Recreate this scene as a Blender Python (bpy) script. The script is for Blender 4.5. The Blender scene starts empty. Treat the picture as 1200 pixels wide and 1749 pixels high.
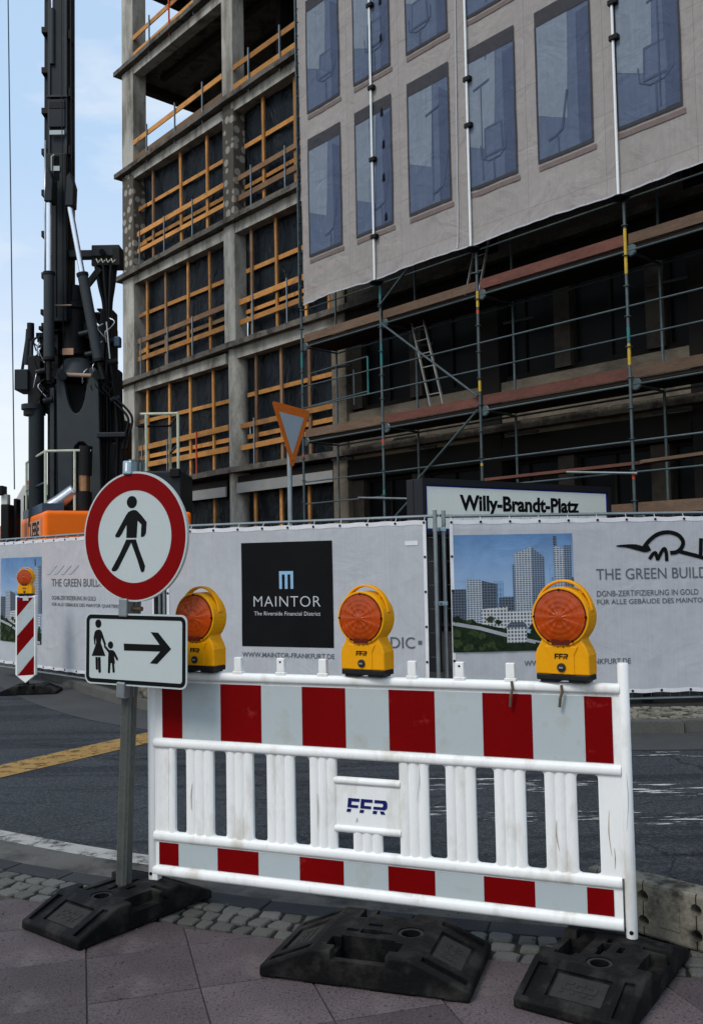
import bpy, bmesh, math, random
from mathutils import Vector, Matrix, noise as mnoise
random.seed(11)
R = math.radians
sc = bpy.context.scene
COL = sc.collection

# ------------------------------------------------------------------ camera
cam_d = bpy.data.cameras.new('camera')
cam = bpy.data.objects.new('camera', cam_d); COL.objects.link(cam)
cam_d.sensor_fit = 'VERTICAL'; cam_d.sensor_height = 36.0
cam_d.lens = 36.0 * 1584.0 / 1749.0
cam_d.clip_start = 0.05; cam_d.clip_end = 2000
PITCH, ROLL = R(3.286), R(1.063)
f_ = Vector((0, math.cos(PITCH), math.sin(PITCH))); u0 = Vector((0, -math.sin(PITCH), math.cos(PITCH))); r0 = Vector((1, 0, 0))
rr = r0 * math.cos(ROLL) - u0 * math.sin(ROLL); uu = r0 * math.sin(ROLL) + u0 * math.cos(ROLL)
cam.matrix_world = Matrix(((rr.x, uu.x, -f_.x, 0), (rr.y, uu.y, -f_.y, 0), (rr.z, uu.z, -f_.z, 1.55), (0, 0, 0, 1)))
sc.camera = cam

# ------------------------------------------------------------------ sky, sun, exposure
SUN_DIR = Vector((-0.54, -0.58, 0.90)).normalized()      # towards the sun: behind the camera, to the left, behind thin cloud
elev = math.asin(SUN_DIR.z)
world = bpy.data.worlds.new('World'); sc.world = world; world.use_nodes = True
nt = world.node_tree; nt.nodes.clear()
wout = nt.nodes.new('ShaderNodeOutputWorld')
bg = nt.nodes.new('ShaderNodeBackground'); bg.inputs['Strength'].default_value = 0.12
sky = nt.nodes.new('ShaderNodeTexSky'); sky.sky_type = 'NISHITA'; sky.sun_disc = False
sky.sun_elevation = elev; sky.sun_rotation = math.atan2(SUN_DIR.x, SUN_DIR.y)
sky.air_density = 1.0; sky.dust_density = 1.2; sky.ozone_density = 1.5
tc = nt.nodes.new('ShaderNodeTexCoord')
mp = nt.nodes.new('ShaderNodeMapping'); mp.inputs['Scale'].default_value = (1.2, 1.2, 3.6); mp.inputs['Location'].default_value = (0.35, 0.2, 0.12)
nz = nt.nodes.new('ShaderNodeTexNoise'); nz.inputs['Scale'].default_value = 2.3; nz.inputs['Detail'].default_value = 7; nz.inputs['Roughness'].default_value = 0.58
rp = nt.nodes.new('ShaderNodeValToRGB'); rp.color_ramp.elements[0].position = 0.50; rp.color_ramp.elements[1].position = 0.74
rp.color_ramp.elements[0].color = (0.0, 0.0, 0.0, 1); rp.color_ramp.elements[1].color = (0.97, 0.97, 0.97, 1)
mx = nt.nodes.new('ShaderNodeMix'); mx.data_type = 'RGBA'
mx.inputs[7].default_value = (6.7, 6.85, 7.0, 1)          # thin bright cloud, same units as the sky
L = nt.links.new
L(tc.outputs['Generated'], mp.inputs['Vector']); L(mp.outputs['Vector'], nz.inputs['Vector']); L(nz.outputs['Fac'], rp.inputs['Fac'])
veil = nt.nodes.new('ShaderNodeMix'); veil.data_type = 'RGBA'; veil.inputs[0].default_value = 0.60; veil.inputs[7].default_value = (6.2, 8.0, 10.0, 1)   # an even thin haze over the whole sky
sxyz = nt.nodes.new('ShaderNodeSeparateXYZ'); L(tc.outputs['Generated'], sxyz.inputs[0])
hz = nt.nodes.new('ShaderNodeMapRange'); hz.inputs['From Min'].default_value = 0.40; hz.inputs['From Max'].default_value = 0.06; L(sxyz.outputs['Z'], hz.inputs['Value'])
vc = nt.nodes.new('ShaderNodeMix'); vc.data_type = 'RGBA'; vc.inputs[6].default_value = (5.0, 6.7, 8.7, 1); vc.inputs[7].default_value = (8.3, 8.3, 8.2, 1); L(hz.outputs['Result'], vc.inputs[0]); L(vc.outputs[2], veil.inputs[7])
L(sky.outputs['Color'], veil.inputs[6])
L(rp.outputs['Color'], mx.inputs[0]); L(veil.outputs[2], mx.inputs[6]); L(mx.outputs[2], bg.inputs['Color']); L(bg.outputs['Background'], wout.inputs['Surface'])

sd = bpy.data.lights.new('sun', 'SUN'); sd.energy = 1.5; sd.angle = R(18); sd.color = (1.0, 0.93, 0.84)
sun = bpy.data.objects.new('sun', sd); COL.objects.link(sun)
sun.rotation_euler = SUN_DIR.to_track_quat('Z', 'Y').to_euler(); sun.location = (-8, -8, 14)
sc.view_settings.view_transform = 'Standard'; sc.view_settings.look = 'None'
sc.view_settings.exposure = 0.25; sc.view_settings.gamma = 1.0; sc.view_settings.use_curve_mapping = False
sc.render.engine = 'CYCLES'
sc.cycles.max_bounces = 6; sc.cycles.transparent_max_bounces = 8

# ------------------------------------------------------------------ materials
MATS = {}
def M(name, col, rough=0.6, metal=0.0, var=0.18, scale=6.0, fine=60.0, fvar=0.08, bump=0.15, bscale=80.0, rnd=0.0, coat=0.0,
      stain=None, stain_scale=3.0, stain_lo=0.55, stain_hi=0.72, coords='Object', stretch=(1, 1, 1), alpha=1.0, spec=0.2):
    """plain surface: base colour with broad and fine tonal variation, per-object variation, optional stains, fine relief"""
    m = bpy.data.materials.new(name); m.use_nodes = True
    t = m.node_tree; b = t.nodes['Principled BSDF']; k = t.links.new
    b.inputs['Roughness'].default_value = rough; b.inputs['Metallic'].default_value = metal
    b.inputs['Coat Weight'].default_value = coat; b.inputs['Specular IOR Level'].default_value = spec
    c = t.nodes.new('ShaderNodeTexCoord'); mpn = t.nodes.new('ShaderNodeMapping'); mpn.inputs['Scale'].default_value = stretch
    k(c.outputs[coords], mpn.inputs['Vector'])
    def nz_(s, d=4, r_=0.6):
        n = t.nodes.new('ShaderNodeTexNoise'); n.inputs['Scale'].default_value = s; n.inputs['Detail'].default_value = d; n.inputs['Roughness'].default_value = r_
        k(mpn.outputs['Vector'], n.inputs['Vector']); return n
    def math_(op, a, b2):
        n = t.nodes.new('ShaderNodeMath'); n.operation = op
        for i, v in enumerate((a, b2)):
            if hasattr(v, 'is_linked'): k(v, n.inputs[i])
            else: n.inputs[i].default_value = v
        return n.outputs[0]
    n1, n2 = nz_(scale), nz_(fine, 3)
    f1 = math_('ADD', math_('MULTIPLY', math_('SUBTRACT', n1.outputs['Fac'], 0.5), var * 3.2), 1.0)
    f2 = math_('ADD', math_('MULTIPLY', math_('SUBTRACT', n2.outputs['Fac'], 0.5), fvar * 3.2), 1.0)
    fac = math_('MULTIPLY', f1, f2)
    if rnd:
        oi = t.nodes.new('ShaderNodeObjectInfo')
        fac = math_('MULTIPLY', fac, math_('ADD', math_('MULTIPLY', math_('SUBTRACT', oi.outputs['Random'], 0.5), rnd * 2), 1.0))
    vm = t.nodes.new('ShaderNodeVectorMath'); vm.operation = 'SCALE'; vm.inputs[0].default_value = col[:3]; k(fac, vm.inputs['Scale'])
    out = vm.outputs['Vector']
    if stain:
        n3 = nz_(stain_scale, 6, 0.65)
        r_ = t.nodes.new('ShaderNodeMapRange'); r_.inputs['From Min'].default_value = stain_lo; r_.inputs['From Max'].default_value = stain_hi
        k(n3.outputs['Fac'], r_.inputs['Value'])
        mm = t.nodes.new('ShaderNodeMix'); mm.data_type = 'RGBA'; mm.inputs[7].default_value = (*stain, 1)
        k(r_.outputs['Result'], mm.inputs[0]); k(out, mm.inputs[6]); out = mm.outputs[2]
    k(out, b.inputs['Base Color'])
    if bump:
        n4 = nz_(bscale, 5)
        bp = t.nodes.new('ShaderNodeBump'); bp.inputs['Strength'].default_value = bump; bp.inputs['Distance'].default_value = 0.01
        k(n4.outputs['Fac'], bp.inputs['Height']); k(bp.outputs['Normal'], b.inputs['Normal'])
    if alpha < 1:
        b.inputs['Alpha'].default_value = alpha
    MATS[name] = m
    return m

def add_stage(m, fn):
    """insert extra nodes between the base colour chain and the shader"""
    t = m.node_tree; b = t.nodes['Principled BSDF']
    src = b.inputs['Base Color'].links[0].from_socket
    t.links.new(fn(t, src), b.inputs['Base Color'])
    return m

# plastic / paint
M('white_plastic', (0.82, 0.825, 0.80), 0.42, var=0.05, scale=5, fvar=0.03, bump=0.05, bscale=35, stain=(0.50, 0.455, 0.37), stain_scale=7, stain_lo=0.53, stain_hi=0.80, stretch=(1, 1, 0.35))
M('reflective_white', (0.415, 0.47, 0.475), 0.33, var=0.06, scale=4, fine=220, fvar=0.05, bump=0.03, bscale=200, stain=(0.37, 0.37, 0.33), stain_scale=8, stain_lo=0.54, stain_hi=0.76)
M('reflective_red', (0.165, 0.0018, 0.0025), 0.34, var=0.12, scale=4, fine=260, fvar=0.22, bump=0.03, bscale=200, spec=0.05, stain=(0.30, 0.035, 0.03), stain_scale=11, stain_lo=0.62, stain_hi=0.80)
M('sign_white', (0.45, 0.505, 0.50), 0.33, var=0.04, scale=3, fvar=0.02, bump=0.0, stain=(0.42, 0.42, 0.38), stain_scale=9, stain_lo=0.66, stain_hi=0.8)
M('sign_red', (0.185, 0.002, 0.003), 0.34, var=0.08, scale=4, fine=150, fvar=0.06, bump=0.0, spec=0.05, stain=(0.30, 0.016, 0.012), stain_scale=14, stain_lo=0.66, stain_hi=0.8)
M('sign_black', (0.006, 0.006, 0.0065), 0.6, var=0.1, bump=0.0, spec=0.08)
M('hole_black', (0.006, 0.006, 0.006), 0.9, bump=0, spec=0.1)
M('galvanised', (0.25, 0.28, 0.29), 0.42, 0.75, var=0.22, scale=9, fvar=0.1, bump=0.08, rnd=0.08)
M('old_galvanised', (0.105, 0.112, 0.100), 0.55, 0.5, var=0.3, scale=7, fvar=0.16, bump=0.12, stain=(0.16, 0.12, 0.08), stain_scale=9, stain_lo=0.58, stain_hi=0.74)
M('clamp_steel', (0.30, 0.40, 0.46), 0.32, 0.85, var=0.2, scale=20, bump=0.06)
M('lamp_yellow', (0.76, 0.325, 0.0005), 0.38, var=0.07, scale=12, fine=120, fvar=0.05, bump=0.05, bscale=160, stain=(0.45, 0.25, 0.03), stain_scale=18, stain_lo=0.66, stain_hi=0.85)
M('black_plastic', (0.012, 0.012, 0.013), 0.45, var=0.1, bump=0.05)
M('lens_rim', (0.10, 0.010, 0.002), 0.3, var=0.1, bump=0.0, coat=0.5)
m = M('lens_orange', (0.78, 0.098, 0.0005), 0.28, var=0.35, scale=9, fine=45, fvar=0.1, bump=0.06, bscale=40, coat=0.0, spec=0.16)  # uneven tone paints the bright and dark reflections inside the lens
m.node_tree.nodes['Principled BSDF'].inputs['Transmission Weight'].default_value = 0.55
M('rubber', (0.0055, 0.0055, 0.0057), 0.62, var=0.35, scale=9, fine=90, fvar=0.25, bump=0.35, bscale=70, stain=(0.036, 0.033, 0.029), stain_scale=8, stain_lo=0.48, stain_hi=0.76, spec=0.09)
M('rubber_worn', (0.026, 0.025, 0.023), 0.75, var=0.3, scale=14, bump=0.3, bscale=90, spec=0.15)
# ground
m = M('asphalt', (0.038, 0.042, 0.047), 0.85, var=0.28, scale=0.9, fine=60, fvar=0.85, bump=0.7, bscale=110, stain=(0.030, 0.032, 0.037), stain_scale=0.7, stain_lo=0.50, stain_hi=0.72, spec=0.12)
def tar_bands(t, src):
    # wide dark wheel and tar bands running along the street, wavering a little
    k = t.links.new
    c = t.nodes.new('ShaderNodeTexCoord'); mpn = t.nodes.new('ShaderNodeMapping')
    mpn.inputs['Rotation'].default_value = (0, 0, R(9)); mpn.inputs['Scale'].default_value = (0.10, 1.75, 1)
    n = t.nodes.new('ShaderNodeTexNoise'); n.inputs['Scale'].default_value = 1.3; n.inputs['Detail'].default_value = 4; n.inputs['Roughness'].default_value = 0.7
    k(c.outputs['Object'], mpn.inputs['Vector']); k(mpn.outputs['Vector'], n.inputs['Vector'])
    r_ = t.nodes.new('ShaderNodeMapRange'); r_.inputs['From Min'].default_value = 0.5; r_.inputs['From Max'].default_value = 0.56; r_.inputs['To Max'].default_value = 0.75
    k(n.outputs['Fac'], r_.inputs['Value'])
    mm = t.nodes.new('ShaderNodeMix'); mm.data_type = 'RGBA'; mm.inputs[7].default_value = (0.017, 0.019, 0.024, 1)
    k(r_.outputs['Result'], mm.inputs[0]); k(src, mm.inputs[6]); return mm.outputs[2]
add_stage(m, tar_bands)
def cracks(t, src):
    k = t.links.new; c = t.nodes.new('ShaderNodeTexCoord'); n = t.nodes.new('ShaderNodeTexNoise'); n.inputs['Scale'].default_value = 1.3; n.inputs['Detail'].default_value = 5
    k(c.outputs['Object'], n.inputs['Vector'])
    va = t.nodes.new('ShaderNodeVectorMath'); va.operation = 'MULTIPLY_ADD'; va.inputs[1].default_value = (.9, .9, 0); k(n.outputs['Color'], va.inputs[0]); k(c.outputs['Object'], va.inputs[2])
    v = t.nodes.new('ShaderNodeTexVoronoi'); v.feature = 'DISTANCE_TO_EDGE'; v.inputs['Scale'].default_value = 0.42; k(va.outputs['Vector'], v.inputs['Vector'])
    r_ = t.nodes.new('ShaderNodeMapRange'); r_.inputs['From Min'].default_value = 0.006; r_.inputs['From Max'].default_value = 0.002; r_.inputs['To Max'].default_value = 0.8; k(v.outputs['Distance'], r_.inputs['Value'])
    mm = t.nodes.new('ShaderNodeMix'); mm.data_type = 'RGBA'; mm.inputs[7].default_value = (0.012, 0.012, 0.013, 1); k(r_.outputs['Result'], mm.inputs[0]); k(src, mm.inputs[6]); return mm.outputs[2]
add_stage(m, cracks)
def flecks(t, src):
    k = t.links.new; c = t.nodes.new('ShaderNodeTexCoord'); v = t.nodes.new('ShaderNodeTexVoronoi'); v.inputs['Scale'].default_value = 75; k(c.outputs['Object'], v.inputs['Vector'])
    n = t.nodes.new('ShaderNodeTexNoise'); n.inputs['Scale'].default_value = 1.7; n.inputs['Detail'].default_value = 6; k(c.outputs['Object'], n.inputs['Vector'])
    sx = t.nodes.new('ShaderNodeSeparateColor'); k(v.outputs['Color'], sx.inputs[0])
    r_ = t.nodes.new('ShaderNodeMapRange'); r_.inputs['From Min'].default_value = 0.66; r_.inputs['From Max'].default_value = 0.96; r_.inputs['To Max'].default_value = 0.42; k(sx.outputs[0], r_.inputs['Value'])
    mt = t.nodes.new('ShaderNodeMath'); mt.operation = 'MULTIPLY'; k(r_.outputs['Result'], mt.inputs[0]); k(n.outputs['Fac'], mt.inputs[1])
    mm = t.nodes.new('ShaderNodeMix'); mm.data_type = 'RGBA'; mm.inputs[7].default_value = (0.16, 0.165, 0.165, 1); k(mt.outputs[0], mm.inputs[0]); k(src, mm.inputs[6]); return mm.outputs[2]
add_stage(m, flecks)
M('asphalt_pale', (0.055, 0.055, 0.054), 0.85, var=0.2, scale=1.6, fine=150, fvar=0.3, bump=0.5, bscale=160)
def worn_paint(name, col, lo, hi, sx, sy, sc_=3.0):
    m = M(name, col, 0.7, var=0.12, scale=5, fine=150, fvar=0.15, bump=0.3, bscale=150)
    t = m.node_tree; b = t.nodes['Principled BSDF']; k = t.links.new
    c = t.nodes.new('ShaderNodeTexCoord'); mpn = t.nodes.new('ShaderNodeMapping'); mpn.inputs['Scale'].default_value = (sx, sy, 1)
    n = t.nodes.new('ShaderNodeTexNoise'); n.inputs['Scale'].default_value = sc_; n.inputs['Detail'].default_value = 8; n.inputs['Roughness'].default_value = 0.72
    k(c.outputs['Object'], mpn.inputs['Vector']); k(mpn.outputs['Vector'], n.inputs['Vector'])
    r_ = t.nodes.new('ShaderNodeMapRange'); r_.inputs['From Min'].default_value = lo; r_.inputs['From Max'].default_value = hi
    k(n.outputs['Fac'], r_.inputs['Value']); k(r_.outputs['Result'], b.inputs['Alpha'])
    return m
worn_paint('worn_white', (0.50, 0.50, 0.48), 0.56, 0.60, 0.8, 5.0, 3.4)
worn_paint('line_white', (0.33, 0.325, 0.30), 0.34, 0.52, 2, 2, 4)
worn_paint('line_yellow', (0.30, 0.175, 0.048), 0.33, 0.50, 2, 2, 5)
m = M('paver_granite', (0.086, 0.068, 0.070), 0.75, var=0.28, scale=3.2, fine=130, fvar=0.6, bump=0.4, bscale=90, rnd=0.2, spec=0.15, stain=(0.150, 0.124, 0.118), stain_scale=2.6, stain_lo=0.56, stain_hi=0.76)
def dark_specks(t, src):
    k = t.links.new; c = t.nodes.new('ShaderNodeTexCoord'); v = t.nodes.new('ShaderNodeTexNoise'); v.inputs['Scale'].default_value = 70; v.inputs['Detail'].default_value = 2
    k(c.outputs['Object'], v.inputs['Vector'])
    r_ = t.nodes.new('ShaderNodeMapRange'); r_.inputs['From Min'].default_value = 0.58; r_.inputs['From Max'].default_value = 0.68; r_.inputs['To Max'].default_value = 0.8
    k(v.outputs['Fac'], r_.inputs['Value'])
    mm = t.nodes.new('ShaderNodeMix'); mm.data_type = 'RGBA'; mm.inputs[7].default_value = (0.030, 0.027, 0.034, 1)
    k(r_.outputs['Result'], mm.inputs[0]); k(src, mm.inputs[6]); return mm.outputs[2]
add_stage(m, dark_specks)
M('joint_sand', (0.062, 0.053, 0.044), 0.95, var=0.3, scale=20, fvar=0.3, bump=0.5)
M('joint_dark', (0.018, 0.016, 0.013), 0.95, var=0.3, scale=20, fvar=0.3, bump=0.5)
M('cobble_granite', (0.100, 0.098, 0.088), 0.8, var=0.28, scale=14, fine=110, fvar=0.3, bump=0.6, bscale=45, rnd=0.28, spec=0.3)
M('gutter_stone', (0.034, 0.034, 0.036), 0.8, var=0.2, scale=4, fine=140, fvar=0.25, bump=0.4, rnd=0.15)
M('gutter_concrete', (0.095, 0.090, 0.082), 0.85, var=0.18, scale=3, fine=140, fvar=0.25, bump=0.4, stain=(0.032, 0.030, 0.027), stain_scale=3.5, stain_lo=0.48, stain_hi=0.66)
M('kerb_concrete', (0.085, 0.083, 0.074), 0.9, var=0.25, scale=3, fvar=0.25, bump=0.4, rnd=0.1)
M('soil', (0.028, 0.025, 0.021), 0.95, var=0.4, scale=3, fvar=0.3, bump=0.8, bscale=30)
M('grass', (0.045, 0.075, 0.018), 0.8, var=0.3, bump=0)
m = M('foot_concrete', (0.19, 0.175, 0.138), 0.9, var=0.25, scale=8, fvar=0.2, bump=0.5, bscale=40, stain=(0.035, 0.032, 0.026), stain_scale=6.5, stain_lo=0.46, stain_hi=0.62)
# building
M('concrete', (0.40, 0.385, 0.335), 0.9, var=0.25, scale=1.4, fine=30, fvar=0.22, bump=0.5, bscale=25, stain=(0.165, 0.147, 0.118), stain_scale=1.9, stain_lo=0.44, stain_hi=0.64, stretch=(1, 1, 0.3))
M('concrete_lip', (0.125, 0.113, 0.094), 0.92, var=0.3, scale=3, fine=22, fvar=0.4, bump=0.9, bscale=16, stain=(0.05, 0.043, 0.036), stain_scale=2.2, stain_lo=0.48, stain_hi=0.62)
m = M('spotted_concrete', (0.095, 0.082, 0.064), 0.9, var=0.25, scale=2, fine=30, fvar=0.2, bump=0.4, bscale=25)
def dabs(t, src):
    k = t.links.new; c = t.nodes.new('ShaderNodeTexCoord')
    v = t.nodes.new('ShaderNodeTexVoronoi'); v.inputs['Scale'].default_value = 3.4; v.inputs['Randomness'].default_value = 0.55
    k(c.outputs['Object'], v.inputs['Vector'])
    r_ = t.nodes.new('ShaderNodeMapRange'); r_.inputs['From Min'].default_value = 0.40; r_.inputs['From Max'].default_value = 0.34; r_.inputs['To Max'].default_value = 0.9
    k(v.outputs['Distance'], r_.inputs['Value'])
    mm = t.nodes.new('ShaderNodeMix'); mm.data_type = 'RGBA'; mm.inputs[7].default_value = (0.34, 0.32, 0.27, 1)
    k(r_.outputs['Result'], mm.inputs[0]); k(src, mm.inputs[6]); return mm.outputs[2]
add_stage(m, dabs)
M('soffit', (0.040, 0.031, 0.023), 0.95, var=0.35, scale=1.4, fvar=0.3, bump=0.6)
M('shaded_wall', (0.010, 0.0085, 0.007), 0.92, var=0.35, scale=0.9, fvar=0.2, bump=0.4)  # near black: deep shade of interior and scaffold put into the colour
m = M('cracked_concrete', (0.150, 0.125, 0.090), 0.92, var=0.3, scale=0.8, fine=25, fvar=0.25, bump=0.7, bscale=18, stain=(0.05, 0.043, 0.035), stain_scale=0.9, stain_lo=0.50, stain_hi=0.66, stretch=(0.5, 1, 1.3))
M('shaded_pier', (0.045, 0.037, 0.027), 0.92, var=0.35, scale=1.2, fvar=0.25, bump=0.4, stain=(0.02, 0.017, 0.013), stain_scale=1.3, stain_lo=0.45, stain_hi=0.65)  # pier colour lowered to carry the shade behind the scaffold
M('dark_glass', (0.0025, 0.003, 0.0033), 0.35, var=0.1, bump=0, spec=0.06)
M('wood', (0.47, 0.215, 0.058), 0.75, var=0.28, scale=2.6, fine=16, fvar=0.28, bump=0.25, bscale=30, rnd=0.36, stain=(0.19, 0.105, 0.052), stain_scale=1.6, stain_lo=0.54, stain_hi=0.72)
M('weathered_wood', (0.20, 0.115, 0.062), 0.8, var=0.3, scale=2.5, fine=18, fvar=0.25, bump=0.3, bscale=30, rnd=0.25)
M('toe_board_red', (0.115, 0.046, 0.034), 0.8, var=0.3, scale=2.5, fine=22, fvar=0.3, bump=0.3, rnd=0.15, stretch=(0.6, 1, 2.5))
M('toe_board_brown', (0.125, 0.080, 0.053), 0.8, var=0.3, scale=2.5, fine=22, fvar=0.3, bump=0.3, rnd=0.25, stretch=(0.6, 1, 2.5))
M('deck_wood', (0.02, 0.014, 0.010), 0.85, var=0.3, scale=2, fvar=0.2, bump=0.3, rnd=0.3)
m = M('tarp', (0.0035, 0.006, 0.0085), 0.42, var=0.2, scale=1.0, fvar=0.05, bump=0, spec=0.12)
def folds(m, s=1.0, strength=0.5, stretch=(1, 1, 0.35), dist=0.08):
    t = m.node_tree; b = t.nodes['Principled BSDF']; k = t.links.new
    c = t.nodes.new('ShaderNodeTexCoord'); mpn = t.nodes.new('ShaderNodeMapping'); mpn.inputs['Scale'].default_value = stretch; mpn.inputs['Rotation'].default_value = (0, R(25), 0)
    n = t.nodes.new('ShaderNodeTexNoise'); n.inputs['Scale'].default_value = s; n.inputs['Detail'].default_value = 5; n.inputs['Distortion'].default_value = 1.2
    bp = t.nodes.new('ShaderNodeBump'); bp.inputs['Strength'].default_value = strength; bp.inputs['Distance'].default_value = dist
    k(c.outputs['Object'], mpn.inputs['Vector']); k(mpn.outputs['Vector'], n.inputs['Vector']); k(n.outputs['Fac'], bp.inputs['Height'])
    old = b.inputs['Normal'].links
    if old: k(old[0].from_socket, bp.inputs['Normal'])
    k(bp.outputs['Normal'], b.inputs['Normal'])
    return m
folds(m, 2.6, 0.9, (1, 1, 0.5), 0.12)
M('grey_steel', (0.26, 0.26, 0.245), 0.6, 0.1, var=0.15, scale=2, bump=0.2)
# scaffold
m = M('scaffold_tube', (0.085, 0.110, 0.113), 0.45, 0.55, var=0.3, scale=1.8, fine=12, fvar=0.2, bump=0.1, rnd=0.2)
M('tube_teal', (0.03, 0.17, 0.17), 0.5, 0.1, var=0.2); M('tube_yellow', (0.5, 0.33, 0.04), 0.5, 0.1, var=0.2); M('tube_red', (0.55, 0.07, 0.03), 0.5, 0.1, var=0.2)
M('ladder_alu', (0.36, 0.345, 0.31), 0.45, 0.5, var=0.2, bump=0.1)
M('keder_white', (0.80, 0.82, 0.80), 0.45, var=0.05, bump=0.02)
def mesh_fabric(name, col, scale_px, amt, alpha, fold=0.35):
    m = M(name, col, 0.75, var=0.07, scale=0.9, fine=10, fvar=0.07, bump=0.0, alpha=alpha, spec=0.25)
    def weave(t, src):
        k = t.links.new; c = t.nodes.new('ShaderNodeTexCoord'); fac = None
        for rot in ((0, 0, 0), (0, R(90), 0)):
            mpn = t.nodes.new('ShaderNodeMapping'); mpn.inputs['Rotation'].default_value = rot; mpn.inputs['Scale'].default_value = (scale_px, 1, 1.2)
            n = t.nodes.new('ShaderNodeTexNoise'); n.inputs['Scale'].default_value = 1.0; n.inputs['Detail'].default_value = 3
            k(c.outputs['Object'], mpn.inputs['Vector']); k(mpn.outputs['Vector'], n.inputs['Vector'])
            mt = t.nodes.new('ShaderNodeMath'); mt.operation = 'MULTIPLY_ADD'; mt.inputs[1].default_value = amt; mt.inputs[2].default_value = 1 - amt / 2; k(n.outputs['Fac'], mt.inputs[0])
            if fac is None: fac = mt.outputs[0]
            else:
                q = t.nodes.new('ShaderNodeMath'); q.operation = 'MULTIPLY'; k(fac, q.inputs[0]); k(mt.outputs[0], q.inputs[1]); fac = q.outputs[0]
        vm = t.nodes.new('ShaderNodeVectorMath'); vm.operation = 'SCALE'; k(src, vm.inputs[0]); k(fac, vm.inputs['Scale']); return vm.outputs['Vector']
    add_stage(m, weave)
    folds(m, 1.6, fold, (1, 1, 1), 0.05)
    return m
mesh_fabric('banner_fabric', (0.455, 0.468, 0.492), 42, 0.12, 0.92, 0.42)
m = mesh_fabric('facade_print', (0.315, 0.290, 0.272), 22, 0.16, 0.95, 0.9)
def joints(t, src):      # the printed joints of the stone cladding
    k = t.links.new; c = t.nodes.new('ShaderNodeTexCoord'); mpn = t.nodes.new('ShaderNodeMapping'); mpn.inputs['Rotation'].default_value = (R(90), 0, 0); mpn.inputs['Location'].default_value = (0.25, 0.06, 0)
    br = t.nodes.new('ShaderNodeTexBrick'); br.offset = 0.0; br.inputs['Scale'].default_value = 1.0; br.inputs['Brick Width'].default_value = 1.59; br.inputs['Row Height'].default_value = 1.11
    br.inputs['Mortar Size'].default_value = 0.006; br.inputs['Mortar Smooth'].default_value = 0.3; br.inputs['Color1'].default_value = (1, 1, 1, 1); br.inputs['Color2'].default_value = (0.93, 0.93, 0.93, 1); br.inputs['Mortar'].default_value = (0.5, 0.48, 0.47, 1)
    k(c.outputs['Object'], mpn.inputs['Vector']); k(mpn.outputs['Vector'], br.inputs['Vector'])
    mm = t.nodes.new('ShaderNodeMix'); mm.data_type = 'RGBA'; mm.blend_type = 'MULTIPLY'; mm.inputs[0].default_value = 0.6
    k(src, mm.inputs[6]); k(br.outputs['Color'], mm.inputs[7]); return mm.outputs[2]
add_stage(m, joints)
mesh_fabric('print_window_blue', (0.088, 0.118, 0.182), 14, 0.25, 0.96, 0.85)
mesh_fabric('print_window_pale', (0.180, 0.215, 0.265), 14, 0.25, 0.96, 0.85)
mesh_fabric('print_window_dark', (0.058, 0.078, 0.135), 14, 0.25, 0.97, 0.85)
mesh_fabric('print_shade', (0.040, 0.040, 0.046), 14, 0.25, 0.97, 0.85)
mesh_fabric('print_sill', (0.165, 0.125, 0.115), 14, 0.25, 0.97, 0.85)
M('hem_white', (0.66, 0.66, 0.68), 0.6, var=0.12, scale=6, bump=0.1)
M('print_black', (0.006, 0.006, 0.007), 0.7, var=0.3, scale=3, bump=0.1, spec=0.08)
M('print_grey', (0.10, 0.105, 0.12), 0.7, var=0.15, bump=0)
M('print_pale', (0.50, 0.52, 0.54), 0.7, var=0.1, bump=0)
M('print_blue', (0.24, 0.42, 0.58), 0.7, var=0.1, bump=0)
M('graffiti_black', (0.005, 0.005, 0.005), 0.7, bump=0, spec=0.08)
M('print_faint', (0.415, 0.425, 0.445), 0.75, var=0.1, bump=0)
m = M('pic_sky', (0.10, 0.21, 0.39), 0.75, var=0.3, scale=3.5, bump=0, spec=0.2)
def sky_grad(t, src):
    k = t.links.new; c = t.nodes.new('ShaderNodeTexCoord'); s = t.nodes.new('ShaderNodeSeparateXYZ'); k(c.outputs['Generated'], s.inputs[0])
    r_ = t.nodes.new('ShaderNodeMapRange'); r_.inputs['From Min'].default_value = 1.0; r_.inputs['From Max'].default_value = 0.35; k(s.outputs['Z'], r_.inputs['Value'])
    mm = t.nodes.new('ShaderNodeMix'); mm.data_type = 'RGBA'; mm.inputs[7].default_value = (0.33, 0.46, 0.63, 1); k(r_.outputs['Result'], mm.inputs[0]); k(src, mm.inputs[6]); return mm.outputs[2]
add_stage(m, sky_grad); folds(m, 2.0, 0.5, (1, 1, 1), 0.04)
def pic_tower(name, wall, glass, w, h):
    m = M(name, wall, 0.75, var=0.1, bump=0, spec=0.2)
    def grid(t, src):
        k = t.links.new; c = t.nodes.new('ShaderNodeTexCoord'); mpn = t.nodes.new('ShaderNodeMapping'); mpn.inputs['Rotation'].default_value = (R(90), 0, 0)
        br = t.nodes.new('ShaderNodeTexBrick'); br.offset = 0.0; br.inputs['Scale'].default_value = 1.0; br.inputs['Brick Width'].default_value = w; br.inputs['Row Height'].default_value = h
        br.inputs['Mortar Size'].default_value = min(w, h) * 0.2; br.inputs['Mortar Smooth'].default_value = 0.2
        br.inputs['Color1'].default_value = (*glass, 1); br.inputs['Color2'].default_value = (*[g * 1.7 for g in glass], 1); br.inputs['Bias'].default_value = -0.2
        k(c.outputs['Object'], mpn.inputs['Vector']); k(mpn.outputs['Vector'], br.inputs['Vector']); k(src, br.inputs['Mortar']); return br.outputs['Color']
    return add_stage(m, grid)
pic_tower('pic_tower_light', (0.40, 0.43, 0.45), (0.075, 0.105, 0.15), 0.030, 0.022)
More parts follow.
